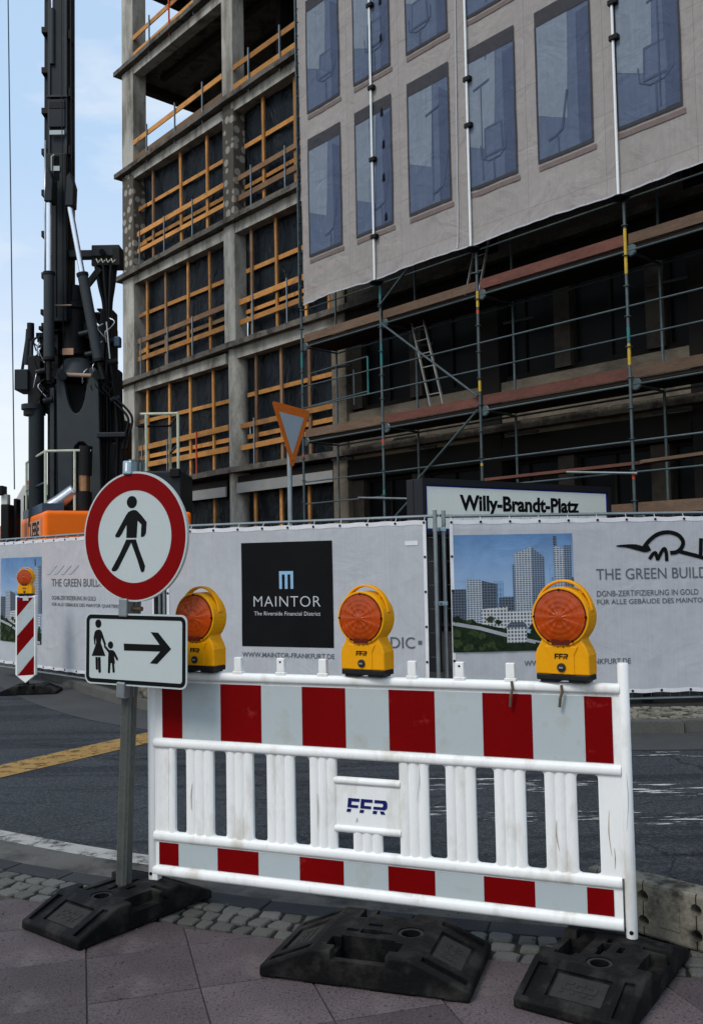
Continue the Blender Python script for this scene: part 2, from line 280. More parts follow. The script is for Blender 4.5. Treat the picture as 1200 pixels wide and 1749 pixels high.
pic_tower('pic_tower_side', (0.17, 0.21, 0.27), (0.030, 0.050, 0.085), 0.026, 0.022)
pic_tower('pic_tower_dark', (0.10, 0.12, 0.15), (0.02, 0.03, 0.045), 0.03, 0.028)
pic_tower('pic_tower_blue', (0.20, 0.33, 0.50), (0.11, 0.20, 0.34), 0.03, 0.05)
pic_tower('pic_block', (0.52, 0.53, 0.53), (0.08, 0.09, 0.11), 0.034, 0.036)
M('pic_trees', (0.012, 0.022, 0.010), 0.8, var=0.6, scale=30, fine=110, fvar=0.6, bump=0, spec=0.1)
M('pic_trees_lit', (0.030, 0.048, 0.018), 0.8, var=0.5, scale=40, fine=110, fvar=0.5, bump=0, spec=0.1)
M('pic_road', (0.33, 0.34, 0.36), 0.8, var=0.2, scale=8, bump=0, spec=0.2)
# rig
M('rig_grey', (0.016, 0.021, 0.024), 0.5, 0.1, var=0.22, scale=2.2, fvar=0.15, bump=0.1, bscale=20, stain=(0.05, 0.04, 0.03), stain_scale=2.5, stain_lo=0.6, stain_hi=0.8)
M('rig_plate', (0.036, 0.044, 0.048), 0.55, 0.1, var=0.22, scale=1.6, fvar=0.12, bump=0.1, bscale=20, stain=(0.035, 0.036, 0.036), stain_scale=2.0, stain_lo=0.5, stain_hi=0.7)
M('rig_black', (0.0055, 0.0055, 0.006), 0.55, var=0.3, bump=0.15)
M('rig_orange', (0.95, 0.165, 0.002), 0.4, var=0.06, scale=2, fvar=0.03, bump=0.02)
M('rig_orange_dusty', (0.60, 0.155, 0.03), 0.55, var=0.2, scale=3, bump=0.05)
M('rig_decal', (0.50, 0.27, 0.18), 0.6, var=0.2, bump=0)
M('rig_white', (0.60, 0.61, 0.58), 0.45, var=0.1, scale=2, bump=0.05)
M('rig_yellow_white', (0.50, 0.53, 0.40), 0.5, var=0.2, scale=6, bump=0.05)
M('chrome', (0.80, 0.82, 0.84), 0.22, 0.9, var=0.05, bump=0)
M('copper', (0.32, 0.17, 0.09), 0.4, 0.8, var=0.3, bump=0.1)
M('steel_bright', (0.45, 0.47, 0.50), 0.3, 0.85, var=0.2, bump=0.1)
M('pin_brown', (0.34, 0.24, 0.17), 0.6, var=0.2, bump=0.1)
M('blue_steel', (0.04, 0.07, 0.11), 0.45, 0.2, bump=0.05)
# signs
M('station_frame', (0.014, 0.015, 0.018), 0.5, var=0.1, bump=0.05)
M('station_white', (0.85, 0.88, 0.79), 0.4, var=0.05, scale=2, bump=0, stain=(0.42, 0.42, 0.34), stain_scale=2.5, stain_lo=0.62, stain_hi=0.8)
M('station_blue', (0.010, 0.018, 0.25), 0.4, bump=0)
M('yield_red', (0.75, 0.165, 0.022), 0.45, var=0.12, scale=5, bump=0, stain=(0.50, 0.20, 0.06), stain_scale=6, stain_lo=0.55, stain_hi=0.8)
M('yield_grey', (0.42, 0.47, 0.51), 0.5, var=0.05, bump=0)
M('logo_navy', (0.008, 0.012, 0.11), 0.4, bump=0)
M('dirt', (0.34, 0.275, 0.19), 0.85, var=0.3, scale=30, bump=0)
M('rust_tie', (0.10, 0.075, 0.05), 0.7, bump=0.2)

# ------------------------------------------------------------------ builders
class MB:
    def __init__(s): s.v, s.f = [], []
    def add(s, vs, fs):
        o = len(s.v); s.v += [tuple(p) for p in vs]; s.f += [tuple(i + o for i in q) for q in fs]; return s
    def box(s, x0, x1, y0, y1, z0, z1, mat=None):
        vs = [Vector((x, y, z)) for x in (x0, x1) for y in (y0, y1) for z in (z0, z1)]
        if mat is not None: vs = [mat @ p for p in vs]
        return s.add(vs, [(0, 1, 3, 2), (4, 6, 7, 5), (0, 4, 5, 1), (2, 3, 7, 6), (0, 2, 6, 4), (1, 5, 7, 3)])
    def bar(s, p, q, w, h, up=(0, 0, 1)):
        """rectangular bar from p to q; h measured along 'up', w across"""
        p, q = Vector(p), Vector(q); d = (q - p).normalized(); upv = Vector(up); sd_ = d.cross(upv).normalized(); upv = sd_.cross(d).normalized()
        vs = [c + sd_ * a * w / 2 + upv * b * h / 2 for c in (p, q) for a in (-1, 1) for b in (-1, 1)]
        return s.add(vs, [(0, 1, 3, 2), (4, 6, 7, 5), (0, 4, 5, 1), (2, 3, 7, 6), (0, 2, 6, 4), (1, 5, 7, 3)])
    def tube(s, p, q, r, n=10, r2=None):
        p, q = Vector(p), Vector(q); d = (q - p).normalized(); a = d.orthogonal().normalized(); b = d.cross(a); r2 = r if r2 is None else r2
        vs = [p + (a * math.cos(t) + b * math.sin(t)) * r for t in [2 * math.pi * i / n for i in range(n)]] + [q + (a * math.cos(t) + b * math.sin(t)) * r2 for t in [2 * math.pi * i / n for i in range(n)]]
        return s.add(vs, [(i, (i + 1) % n, n + (i + 1) % n, n + i) for i in range(n)] + [tuple(range(n - 1, -1, -1)), tuple(range(n, 2 * n))])
    def path(s, pts, r, n=8):
        pts = [Vector(p) for p in pts]; rings = []; a = None
        for i, p in enumerate(pts):
            d = ((pts[min(i + 1, len(pts) - 1)] - p).normalized() + (p - pts[max(i - 1, 0)]).normalized())
            d = d.normalized() if d.length > 1e-6 else Vector((0, 0, 1))
            if a is None: a = d.orthogonal().normalized()
            a = (a - d * a.dot(d)).normalized(); b = d.cross(a)
            rings.append([p + (a * math.cos(2 * math.pi * k / n) + b * math.sin(2 * math.pi * k / n)) * r for k in range(n)])
        o = len(s.v); s.v += [tuple(p) for rg in rings for p in rg]
        for j in range(len(rings) - 1):
            for k in range(n): s.f.append((o + j * n + k, o + j * n + (k + 1) % n, o + (j + 1) * n + (k + 1) % n, o + (j + 1) * n + k))
        s.f.append(tuple(o + k for k in range(n - 1, -1, -1))); s.f.append(tuple(o + (len(rings) - 1) * n + k for k in range(n)))
        return s
    def prism(s, poly, y0, y1):
        """polygon in x,z (counter-clockwise seen from -y) pushed from y0 to y1"""
        n = len(poly)
        area = sum(poly[i][0] * poly[(i + 1) % n][1] - poly[(i + 1) % n][0] * poly[i][1] for i in range(n))
        if area < 0: poly = poly[::-1]
        vs = [(x, y0, z) for x, z in poly] + [(x, y1, z) for x, z in poly]
        return s.add(vs, [tuple(range(n)), tuple(range(2 * n - 1, n - 1, -1))] + [((i + 1) % n, i, n + i, n + (i + 1) % n) for i in range(n)])
    def prism_z(s, poly, z0, z1):
        n = len(poly)
        area = sum(poly[i][0] * poly[(i + 1) % n][1] - poly[(i + 1) % n][0] * poly[i][1] for i in range(n))
        if area < 0: poly = poly[::-1]
        vs = [(x, y, z0) for x, y in poly] + [(x, y, z1) for x, y in poly]
        return s.add(vs, [tuple(range(n - 1, -1, -1)), tuple(range(n, 2 * n))] + [(i, (i + 1) % n, n + (i + 1) % n, n + i) for i in range(n)])
    def disc(s, c, r, y0, y1, n=40):
        return s.prism([(c[0] + r * math.cos(2 * math.pi * i / n), c[1] + r * math.sin(2 * math.pi * i / n)) for i in range(n)], y0, y1)
    def ring(s, c, ri, ro, y0, y1, n=64):
        P = [(math.cos(2 * math.pi * i / n), math.sin(2 * math.pi * i / n)) for i in range(n)]
        vs = [(c[0] + ro * a, y0, c[1] + ro * b) for a, b in P] + [(c[0] + ri * a, y0, c[1] + ri * b) for a, b in P] + [(c[0] + ro * a, y1, c[1] + ro * b) for a, b in P] + [(c[0] + ri * a, y1, c[1] + ri * b) for a, b in P]
        fs = []
        for i in range(n):
            j = (i + 1) % n
            fs += [(i, j, n + j, n + i), (2 * n + j, 2 * n + i, 3 * n + i, 3 * n + j), (j, i, 2 * n + i, 2 * n + j), (n + i, n + j, 3 * n + j, 3 * n + i)]
        return s.add(vs, fs)
    def lathe(s, prof, c, axis='y', n=32):
        """prof: (radius, offset along axis)"""
        o = len(s.v)
        for r_, a in prof:
            for i in range(n):
                ct, st = math.cos(2 * math.pi * i / n) * r_, math.sin(2 * math.pi * i / n) * r_
                s.v.append((c[0] + ct, c[1] + a, c[2] + st) if axis == 'y' else (c[0] + ct, c[1] + st, c[2] + a))
        for j in range(len(prof) - 1):
            for i in range(n): s.f.append((o + j * n + i, o + j * n + (i + 1) % n, o + (j + 1) * n + (i + 1) % n, o + (j + 1) * n + i))
        s.f.append(tuple(o + i for i in range(n - 1, -1, -1))); s.f.append(tuple(o + (len(prof) - 1) * n + i for i in range(n)))
        return s
    def grid(s, x0, x1, z0, z1, nx, nz_, fn):
        o = len(s.v)
        for j in range(nz_ + 1):
            for i in range(nx + 1):
                x = x0 + (x1 - x0) * i / nx; z = z0 + (z1 - z0) * j / nz_
                s.v.append(fn(x, z))
        for j in range(nz_):
            for i in range(nx):
                a = o + j * (nx + 1) + i; s.f.append((a, a + 1, a + nx + 2, a + nx + 1))
        return s
    def mesh(s, name, mat, smooth=False):
        me = bpy.data.meshes.new(name); me.from_pydata(s.v, [], s.f); me.update()
        bm = bmesh.new(); bm.from_mesh(me); bmesh.ops.recalc_face_normals(bm, faces=bm.faces); bm.to_mesh(me); bm.free()
        me.materials.append(MATS[mat] if isinstance(mat, str) else mat)
        if smooth:
            for p in me.polygons: p.use_smooth = True
        return me
    def build(s, name, mat, parent=None, smooth=False, bevel=0.0, seg=2, auto=False, loc=None):
        o = bpy.data.objects.new(name, s.mesh(name, mat, smooth)); COL.objects.link(o)
        if parent is not None: o.parent = parent
        if loc is not None: o.location = loc
        if auto:
            bm = bmesh.new(); bm.from_mesh(o.data)
            for e in bm.edges:
                if len(e.link_faces) == 2: e.smooth = e.calc_face_angle(0) < R(35)
            for f in bm.faces: f.smooth = True
            bm.to_mesh(o.data); bm.free()
        if bevel:
            b = o.modifiers.new('edge', 'BEVEL'); b.width = bevel; b.segments = seg; b.limit_method = 'ANGLE'; b.angle_limit = R(40)
        return o

def link_copy(src, parent, name=None):
    o = src.copy(); COL.objects.link(o); o.parent = parent
    if name: o.name = name
    return o
def tag(o, label=None, cat=None, group=None, kind=None):
    if label: o['label'] = label
    if cat: o['category'] = cat
    if group: o['group'] = group
    if kind: o['kind'] = kind
    return o
def thing(name, label, cat, loc=(0, 0, 0), rz=0.0, group=None, rot=None):
    o = bpy.data.objects.new(name, None); COL.objects.link(o); o.empty_display_size = 0.2
    o.location = loc; o.rotation_euler = rot if rot else (0, 0, rz)
    return tag(o, label, cat, group)
def setting(name, loc=(0, 0, 0), rz=0.0):
    o = bpy.data.objects.new(name, None); COL.objects.link(o); o.location = loc; o.rotation_euler = (0, 0, rz); o['kind'] = 'structure'; return o
def copy_tree(root, label=None, group=None):
    r_ = root.copy(); COL.objects.link(r_)
    if label: r_['label'] = label
    if group: r_['group'] = group
    for ch in list(root.children):
        c = ch.copy(); COL.objects.link(c); c.parent = r_
        for g in list(ch.children):
            d = g.copy(); COL.objects.link(d); d.parent = c
    return r_
def boolean(o, cutters):
    """cut the given MB shapes out of o, for good"""
    tmp = []
    for cm in cutters:
        c = cm.build('cutter', 'rubber'); tmp.append(c)
        b = o.modifiers.new('cut', 'BOOLEAN'); b.object = c; b.operation = 'DIFFERENCE'; b.solver = 'EXACT'
    bpy.context.view_layer.update()
    me = bpy.data.meshes.new_from_object(o.evaluated_get(bpy.context.evaluated_depsgraph_get()))
    o.modifiers.clear(); old = o.data; o.data = me; bpy.data.meshes.remove(old)
    for c in tmp:
        me2 = c.data; bpy.data.objects.remove(c); bpy.data.meshes.remove(me2)
    return o
def text(body, mat, parent, x, y, z, w, h, bold=0.0, shear=0.0, spacing=1.0, name='lettering'):
    """flat lettering in the x,z plane facing -y, its lower left corner at x,z, w wide and h high"""
    cu = bpy.data.curves.new(name, 'FONT'); cu.body = body; cu.size = 1.0; cu.offset = bold; cu.shear = shear; cu.space_character = spacing; cu.resolution_u = 4
    cu.extrude = 0.002
    o = bpy.data.objects.new(name, cu); COL.objects.link(o)
    bpy.context.view_layer.update()
    bb = o.bound_box; x0, x1 = min(b[0] for b in bb), max(b[0] for b in bb); y0, y1 = min(b[1] for b in bb), max(b[1] for b in bb)
    sx, sy = w / (x1 - x0), h / (y1 - y0)
    me = bpy.data.meshes.new_from_object(o.evaluated_get(bpy.context.evaluated_depsgraph_get()))
    bpy.data.objects.remove(o); bpy.data.curves.remove(cu)
    me.transform(Matrix(((sx, 0, 0, -x0 * sx), (0, 0, -.5, 0), (0, sy, 0, -y0 * sy), (0, 0, 0, 1))))
    me.materials.clear(); me.materials.append(MATS[mat]); me.name = name
    o = bpy.data.objects.new(name, me); COL.objects.link(o); o.parent = parent; o.location = (x, y, z)
    return o
def ribbon(pts, w, closed=False):
    """polygons of a stroke of width w along pts (x,z); returns quads as a list"""
    out = []
    n = len(pts); L_, R_ = [], []
    for i, (x, z) in enumerate(pts):
        a = pts[max(i - 1, 0)]; b = pts[min(i + 1, n - 1)]; dx, dz = b[0] - a[0], b[1] - a[1]; l = math.hypot(dx, dz) or 1
        ww = w(i / (n - 1)) if callable(w) else w
        L_.append((x - dz / l * ww / 2, z + dx / l * ww / 2)); R_.append((x + dz / l * ww / 2, z - dx / l * ww / 2))
    return [(R_[i], R_[i + 1], L_[i + 1], L_[i]) for i in range(n - 1)]
def smooth_pts(pts, n=8):
    out = []
    for i in range(len(pts) - 1):
        p0, p1, p2, p3 = pts[max(i - 1, 0)], pts[i], pts[i + 1], pts[min(i + 2, len(pts) - 1)]
        for k in range(n):
            t = k / n
            out.append(tuple(0.5 * (2 * p1[a] + (p2[a] - p0[a]) * t + (2 * p0[a] - 5 * p1[a] + 4 * p2[a] - p3[a]) * t * t + (3 * p1[a] - p0[a] - 3 * p2[a] + p3[a]) * t ** 3) for a in range(len(p1))))
    out.append(tuple(pts[-1])); return out
def rrect(x0, x1, z0, z1, r_, n=6):
    P = []
    for cx, cz, a0 in ((x1 - r_, z0 + r_, -90), (x1 - r_, z1 - r_, 0), (x0 + r_, z1 - r_, 90), (x0 + r_, z0 + r_, 180)):
        for i in range(n + 1):
            a = R(a0 + 90 * i / n); P.append((cx + r_ * math.cos(a), cz + r_ * math.sin(a)))
    return P
def logo(parent, mat, x, y, z, w, h):
    """the FFR letters: slanted, stencil cut, with loose feet"""
    mb = MB()
    def q(px, pz): return (x + w * (px + 0.04 * pz), z + h * pz)
    def P(*pts): mb.prism([q(*p) for p in pts], y, y + 0.002)
    for o in (0.0, 0.33):
        P((o, .32), (o + .09, .32), (o + .09, 1), (o, 1))
        P((o + .09, .78), (o + .29, .78), (o + .29, 1), (o + .09, 1)); P((o + .09, .32), (o + .27, .32), (o + .27, .52), (o + .09, .52))
        P((o - .01, 0), (o + .09, 0), (o + .10, .22), (o, .22))
    P((.67, .78), (.88, .78), (.95, 1), (.67, 1)); P((.88, .78), (.90, .66), (1.0, .66), (.99, .85), (.95, 1)); P((.90, .66), (.88, .52), (.95, .32), (1.0, .46), (1.0, .66)); P((.66, .32), (.95, .32), (.88, .52), (.66, .52))
    P((.65, 0), (.75, 0), (.76, .22), (.66, .22)); P((.86, 0), (.97, 0), (.93, .22), (.83, .22))
    return mb.build('logo', mat, parent)

# ------------------------------------------------------------------ ground, street, pavement
def sheet(name, poly, z, mat, kind='structure'):
    mb = MB(); mb.add([(x, y, z) for x, y in poly], [tuple(range(len(poly)))])
    o = mb.build(name, mat); o['kind'] = kind; return o
def offset_curve(pts, d):
    out = []
    for i, p in enumerate(pts):
        a = pts[max(i - 1, 0)]; b = pts[min(i + 1, len(pts) - 1)]; dx, dy = b[0] - a[0], b[1] - a[1]; l = math.hypot(dx, dy)
        out.append((p[0] - dy / l * d, p[1] + dx / l * d))
    return out
def strip(name, pts, d0, d1, z, mat):
    a, b = offset_curve(pts, d0), offset_curve(pts, d1); n = len(a)
    mb = MB(); mb.add([(x, y, z) for x, y in a + b], [(i, i + 1, n + i + 1, n + i) for i in range(n - 1)])
    o = mb.build(name, mat); o['kind'] = 'structure'; return o
sheet('street', [(-400, -400), (400, -400), (400, 400), (-400, 400)], -0.02, 'asphalt')
EDGE = smooth_pts([(-4.8, 6.35), (-3.6, 5.65), (-2.6, 5.05), (-1.72, 4.56), (-0.83, 4.17), (-0.33, 3.97), (0.54, 3.72), (1.25, 3.54), (2.2, 3.36), (3.5, 3.2), (6, 3.1)], 6)
sheet('pavement_bed', EDGE[::-1] + [(-30, 6.4), (-30, -30), (30, -30), (30, 3.1)], -0.007, 'joint_sand')
strip('cobble_bed', EDGE, 0.0, 0.42, -0.0135, 'joint_dark')
strip('gutter', EDGE, 0.415, 0.66, -0.012, 'gutter_concrete')
a_ = [(p[0], p[1] + 0.15 * min(max((p[0] - .2) / 1.0, 0), 1)) for p in EDGE]
strip('edge_line', a_, 0.66, 0.80, -0.0115, 'line_white')
# paving slabs, one by one
pave = setting('sidewalk')
def clip(poly, p, nrm):
    out = []
    for i in range(len(poly)):
        a, b = poly[i], poly[(i + 1) % len(poly)]
        da = (a[0] - p[0]) * nrm[0] + (a[1] - p[1]) * nrm[1]; db = (b[0] - p[0]) * nrm[0] + (b[1] - p[1]) * nrm[1]
        if da >= 0: out.append(a)
        if (da >= 0) != (db >= 0):
            t = da / (da - db); out.append((a[0] + (b[0] - a[0]) * t, a[1] + (b[1] - a[1]) * t))
    return out
def stone(poly, z0, z1, ch, name, mat, parent, tilt=0.0):
    n = len(poly); cx = sum(p[0] for p in poly) / n; cy = sum(p[1] for p in poly) / n
    tx, ty = random.uniform(-tilt, tilt), random.uniform(-tilt, tilt)
    def top(p, k, z):
        l = math.hypot(p[0], p[1]) or 1
        return (p[0] * (1 - k / l), p[1] * (1 - k / l), z + p[0] * tx + p[1] * ty)
    q = [(p[0] - cx, p[1] - cy) for p in poly]
    vs = [(x, y, z0) for x, y in q] + [top(p, 0, z1 - ch) for p in q] + [top(p, ch * 1.4, z1) for p in q]
    fs = [(i, (i + 1) % n, n + (i + 1) % n, n + i) for i in range(n)] + [(n + i, n + (i + 1) % n, 2 * n + (i + 1) % n, 2 * n + i) for i in range(n)] + [tuple(range(2 * n, 3 * n))]
    mb = MB(); mb.add(vs, fs); return mb.build(name, mat, parent, loc=(cx, cy, 0))
e1 = (math.cos(R(16.2)), math.sin(R(16.2))); e2 = (math.sin(R(16.2)), -math.cos(R(16.2))); S = 0.405; O0 = (-0.59, 3.53)
for i in range(-9, 9):
    for j in range(-7, 6):
        g = 0.0025
        c4 = [(i * S + g, j * S + g), ((i + 1) * S - g, j * S + g), ((i + 1) * S - g, (j + 1) * S - g), (i * S + g, (j + 1) * S - g)]
        c4 = [(a + random.uniform(-.002, .002), b + random.uniform(-.002, .002)) for a, b in c4]
        poly = [(O0[0] + a * e1[0] + b * e2[0], O0[1] + a * e1[1] + b * e2[1]) for a, b in c4]
        cx, cy = sum(p[0] for p in poly) / 4, sum(p[1] for p in poly) / 4
        if not (-3.4 < cx < 3.0 and 1.9 < cy < 6): continue
        for k in range(len(EDGE) - 1):
            if EDGE[k][0] - 0.45 < cx < EDGE[k + 1][0] + 0.45 and len(poly) > 2:
                a, b = EDGE[k], EDGE[k + 1]; l = math.hypot(b[0] - a[0], b[1] - a[1])
                poly = clip(poly, a, ((b[1] - a[1]) / l, -(b[0] - a[0]) / l))
        if len(poly) < 3: continue
        ar = abs(sum(poly[k][0] * poly[(k + 1) % len(poly)][1] - poly[(k + 1) % len(poly)][0] * poly[k][1] for k in range(len(poly)))) / 2
        if ar < 0.004: continue
        stone(poly, -0.0155, random.uniform(-0.0015, 0.0015), 0.002, 'paving_slab', 'paver_granite', pave, 0.002)
# cobbles: three rows of granite setts and one row of dark flat gutter stones
setts = setting('cobble_strip')
cob_meshes = []
for k in range(14):
    n = 8; poly = []
    for i in range(n):
        a = 2 * math.pi * (i + 0.5) / n; sx = abs(math.cos(a)) ** 0.35 * math.copysign(1, math.cos(a)); sy = abs(math.sin(a)) ** 0.35 * math.copysign(1, math.sin(a))
        poly.append((0.5 * sx * random.uniform(0.76, 1.06), 0.5 * sy * random.uniform(0.80, 1.04)))
    mb = MB(); t = (random.uniform(-.05, .05), random.uniform(-.05, .05))
    vs = [(x, y, -0.02) for x, y in poly] + [(x, y, -0.007 + random.uniform(-.002, .002)) for x, y in poly] + [(x * .90, y * .90, 0.0 + x * t[0] * .12 + y * t[1] * .12 + random.uniform(-.0015, .0015)) for x, y in poly] + [(random.uniform(-.2, .2), random.uniform(-.2, .2), 0.0015)]
    fs = [(i, (i + 1) % n, n + (i + 1) % n, n + i) for i in range(n)] + [(n + i, n + (i + 1) % n, 2 * n + (i + 1) % n, 2 * n + i) for i in range(n)] + [(2 * n + i, 2 * n + (i + 1) % n, 3 * n) for i in range(n)]
    mb.add(vs, fs); cob_meshes.append(mb.mesh('cobble_stone', 'cobble_granite', False))
def walk(pts, off, s0, s1, step):
    """yield points along a curve offset by 'off': position, angle, length of the piece"""
    c = offset_curve(pts, off); acc = 0.0; nxt = s0
    L_ = [0]
    for i in range(len(c) - 1): L_.append(L_[-1] + math.hypot(c[i + 1][0] - c[i][0], c[i + 1][1] - c[i][1]))
    s_ = s0
    while s_ < min(s1, L_[-1]):
        w = step(); m = s_ + w / 2
        for i in range(len(c) - 1):
            if L_[i] <= m <= L_[i + 1]:
                t = (m - L_[i]) / (L_[i + 1] - L_[i]); yield (c[i][0] + (c[i + 1][0] - c[i][0]) * t, c[i][1] + (c[i + 1][1] - c[i][1]) * t, math.atan2(c[i + 1][1] - c[i][1], c[i + 1][0] - c[i][0]), w); break
        s_ += w
for row in range(3):
    for x, y, a, w in walk(EDGE, 0.05 + 0.093 * row, 2.0, 8.6, lambda: random.uniform(0.075, 0.125)):
        o = bpy.data.objects.new('cobble_stone', random.choice(cob_meshes)); COL.objects.link(o); o.parent = setts
        o.location = (x, y, random.uniform(-0.004, 0.002)); o.rotation_euler = (random.uniform(-.03, .03), random.uniform(-.03, .03), a + random.uniform(-.13, .13)); o.scale = (w * 0.93, 0.086 * random.uniform(.94, 1.04), 1)
for x, y, a, w in walk(EDGE, 0.352, 1.8, 8.8, lambda: random.uniform(0.26, 0.42)):
    h, v = w / 2 - 0.004, 0.060
    poly = [(-h, -v), (h, -v + random.uniform(-.004, .004)), (h, v), (-h, v)]
    o = stone([(x + p[0] * math.cos(a) - p[1] * math.sin(a), y + p[0] * math.sin(a) + p[1] * math.cos(a)) for p in poly], -0.02, random.uniform(-0.009, -0.005), 0.003, 'gutter_stone', 'gutter_stone', setts, 0.006)
# yellow diversion stripe and the worn white bars on the street
d = Vector((0.54, 0.84)); n_ = Vector((0.84, -0.54)); p0 = Vector((-2.80, 7.40))
sheet('yellow_stripe', [tuple(p0 + d * a + n_ * b) for a, b in ((-6, -0.2), (3.2, -0.2), (3.2, 0.2), (-6, 0.2))], -0.016, 'line_yellow')
for k, (y0, y1, yy) in enumerate(((6.05, 6.45, 0.0), (5.32, 5.62, 0.0), (7.35, 7.55, 0.0))):
    sheet('worn_street_marking', [(0.35, y0 + 0.5), (4.2, y0 - 0.12), (4.2, y1 - 0.12), (0.35, y1 + 0.5)], -0.016, 'worn_white')
# far kerb, made of single kerb stones, and the ground of the building site behind it
KERB = smooth_pts([(-9, 20.5), (-7, 17.2), (-4.75, 14.0), (-3.97, 12.81), (-3.37, 11.82), (-2.64, 10.81), (-2.0, 10.12), (-1.2, 9.5), (-0.2, 9.0), (1, 8.66), (2.53, 8.50), (3.15, 8.5), (5, 8.55), (9, 8.7)], 6)
far_kerb = setting('kerb')
for x, y, a, w in walk(KERB, 0.06, 0.2, 24, lambda: 0.98):
    h, v = w / 2 - 0.004, 0.06
    stone([(x + p[0] * math.cos(a) - p[1] * math.sin(a), y + p[0] * math.sin(a) + p[1] * math.cos(a)) for p in ((-h, -v), (h, -v), (h, v), (-h, v))], -0.05, 0.092 + random.uniform(-.006, .006), 0.012, 'kerb_stone', 'kerb_concrete', far_kerb, 0.004)
strip('kerb_gutter', KERB, -0.75, 0.0, -0.0165, 'asphalt_pale')
b_ = offset_curve(KERB, 0.118)
sheet('site_ground', b_[::-1] + [(-60, 20.5), (-60, 120), (60, 120), (60, 8.7)], 0.075, 'soil')
mb = MB()
for row in range(7):
    for x, y, a, w in walk(KERB, 0.17 + row * 0.098, 11.5, 22, lambda: random.uniform(0.09, 0.13)):
        if x < 0.2 or x > 6.5 or random.random() < 0.06: continue
        m4 = Matrix.Translation((x + random.uniform(-.01, .01), y + random.uniform(-.01, .01), 0)) @ Matrix.Rotation(a + random.uniform(-.1, .1), 4, 'Z')
        mb.box(-w * .42, w * .42, -.042, .042, 0.07, 0.097 + random.uniform(-.006, .005), m4)
o = mb.build('far_cobbles', 'foot_concrete', bevel=0.006, seg=1); o['kind'] = 'stuff'
mb = MB()
for k in range(900):
    s_ = random.random(); q = KERB[int(20 + s_ * 24)]; x = q[0] + random.uniform(0.05, 0.75); y = q[1] + random.uniform(0.05, 0.55)
    if x > -0.6 or x < -3.2: continue
    h = random.uniform(.03, .11); a = random.uniform(0, 6.3); c_, s2 = math.cos(a) * .004, math.sin(a) * .004; lx, ly = random.uniform(-.04, .04), random.uniform(-.04, .04)
    mb.add([(x - c_, y - s2, .075), (x + c_, y + s2, .075), (x + lx, y + ly, .075 + h)], [(0, 1, 2)])
o = mb.build('grass', 'grass'); o['kind'] = 'stuff'

# ------------------------------------------------------------------ the stripped office building
bld = thing('building_shell', 'stripped concrete building with open floors and timber framed black tarps between its columns', 'building', (-3.405, 25.7, 0), R(-48.1))
SL = [4.31, 7.79, 11.33, 14.83, 18.34, 21.85]          # tops of the floor edges
def slant(u): return -0.14 if u < -0.2 else 0.0         # the end bay has settled a little
UL, UR, DEP = -6.28, 22.0, 12.0
COLS = [(-6.01, -5.27), (-0.11, 0.42), (4.46, 4.99), (9.1, 9.63), (13.7, 14.2), (18.2, 18.7)]
for i, z in enumerate(SL):
    mb = MB(); n = 60
    us = [UL + (UR - UL) * k / n for k in range(n + 1)]
    vs = []
    for u in us:
        jag = random.uniform(-.012, .012); dz = -0.11 * max(0, min(1, (-u) / 6.3))
        vs += [(u, -0.16 + jag, z + dz - 0.16), (u, -0.16 + jag * .6, z + dz - random.uniform(0, .02)), (u, DEP, z + dz), (u, DEP, z + dz - 0.16)]
    fs = []
    for k in range(n):
        a, b = 4 * k, 4 * k + 4
        fs += [(a, b, b + 1, a + 1), (a + 1, b + 1, b + 2, a + 2), (a + 3, a + 2, b + 2, b + 3), (a, a + 3, b + 3, b)]
    fs += [(0, 1, 2, 3), (4 * n, 4 * n + 3, 4 * n + 2, 4 * n + 1)]
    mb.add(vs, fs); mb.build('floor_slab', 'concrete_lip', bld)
    for j in range(5):                                    # edge beams between the columns
        x0, x1 = COLS[j][1], COLS[j + 1][0]
        dz = -0.06 if j == 0 else 0
        if i == 0:
            MB().box(x0 - .0, x1, 0.03, 0.35, z - 0.50 + dz, z - 0.163 + dz - .10).build('edge_beam', 'shaded_wall', bld)
            MB().box(x0 + 0.003, x1 - 0.003, -0.02, 0.027, z - 0.73 + dz, z - 0.45 + dz).build('lintel', 'grey_steel' if j < 2 else 'shaded_wall', bld)  # lintels behind the scaffold get a darker colour for its shade
        else:
            MB().box(x0, x1, 0.03, 0.36, z - 0.46 + dz, z - 0.163 + dz).build('edge_beam', 'concrete' if j < 2 else 'shaded_wall', bld)  # same for the beams: shade behind the scaffold is in the colour
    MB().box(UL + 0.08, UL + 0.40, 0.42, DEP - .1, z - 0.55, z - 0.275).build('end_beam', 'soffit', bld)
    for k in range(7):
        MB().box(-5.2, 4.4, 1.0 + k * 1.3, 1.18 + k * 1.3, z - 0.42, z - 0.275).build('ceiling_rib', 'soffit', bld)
for j, (x0, x1) in enumerate(COLS):
    for i in range(6):
        zb = (SL[i - 1] + slant((x0 + x1) / 2) * .7 if i else -0.05); zt = SL[i] - 0.163 + slant((x0 + x1) / 2) * .75
        m_ = 'spotted_concrete' if (i == 3 and j < 2) else ('concrete' if j < 2 else 'cracked_concrete' if j == 2 else 'shaded_wall')  # columns behind the scaffold take darker copies, shade put into the colour
        if j == 1 and i < 2:
            mb = MB(); mb.lathe([(0.29, zb), (0.29, zt)], ((x0 + x1) / 2 + .02, 0.28, 0), 'z', 28); mb.build('column', m_, bld, auto=True)
        else:
            MB().box(x0, x1, 0.0, 0.42 if j else 0.5, zb, zt).build('column', m_, bld, bevel=0.02)
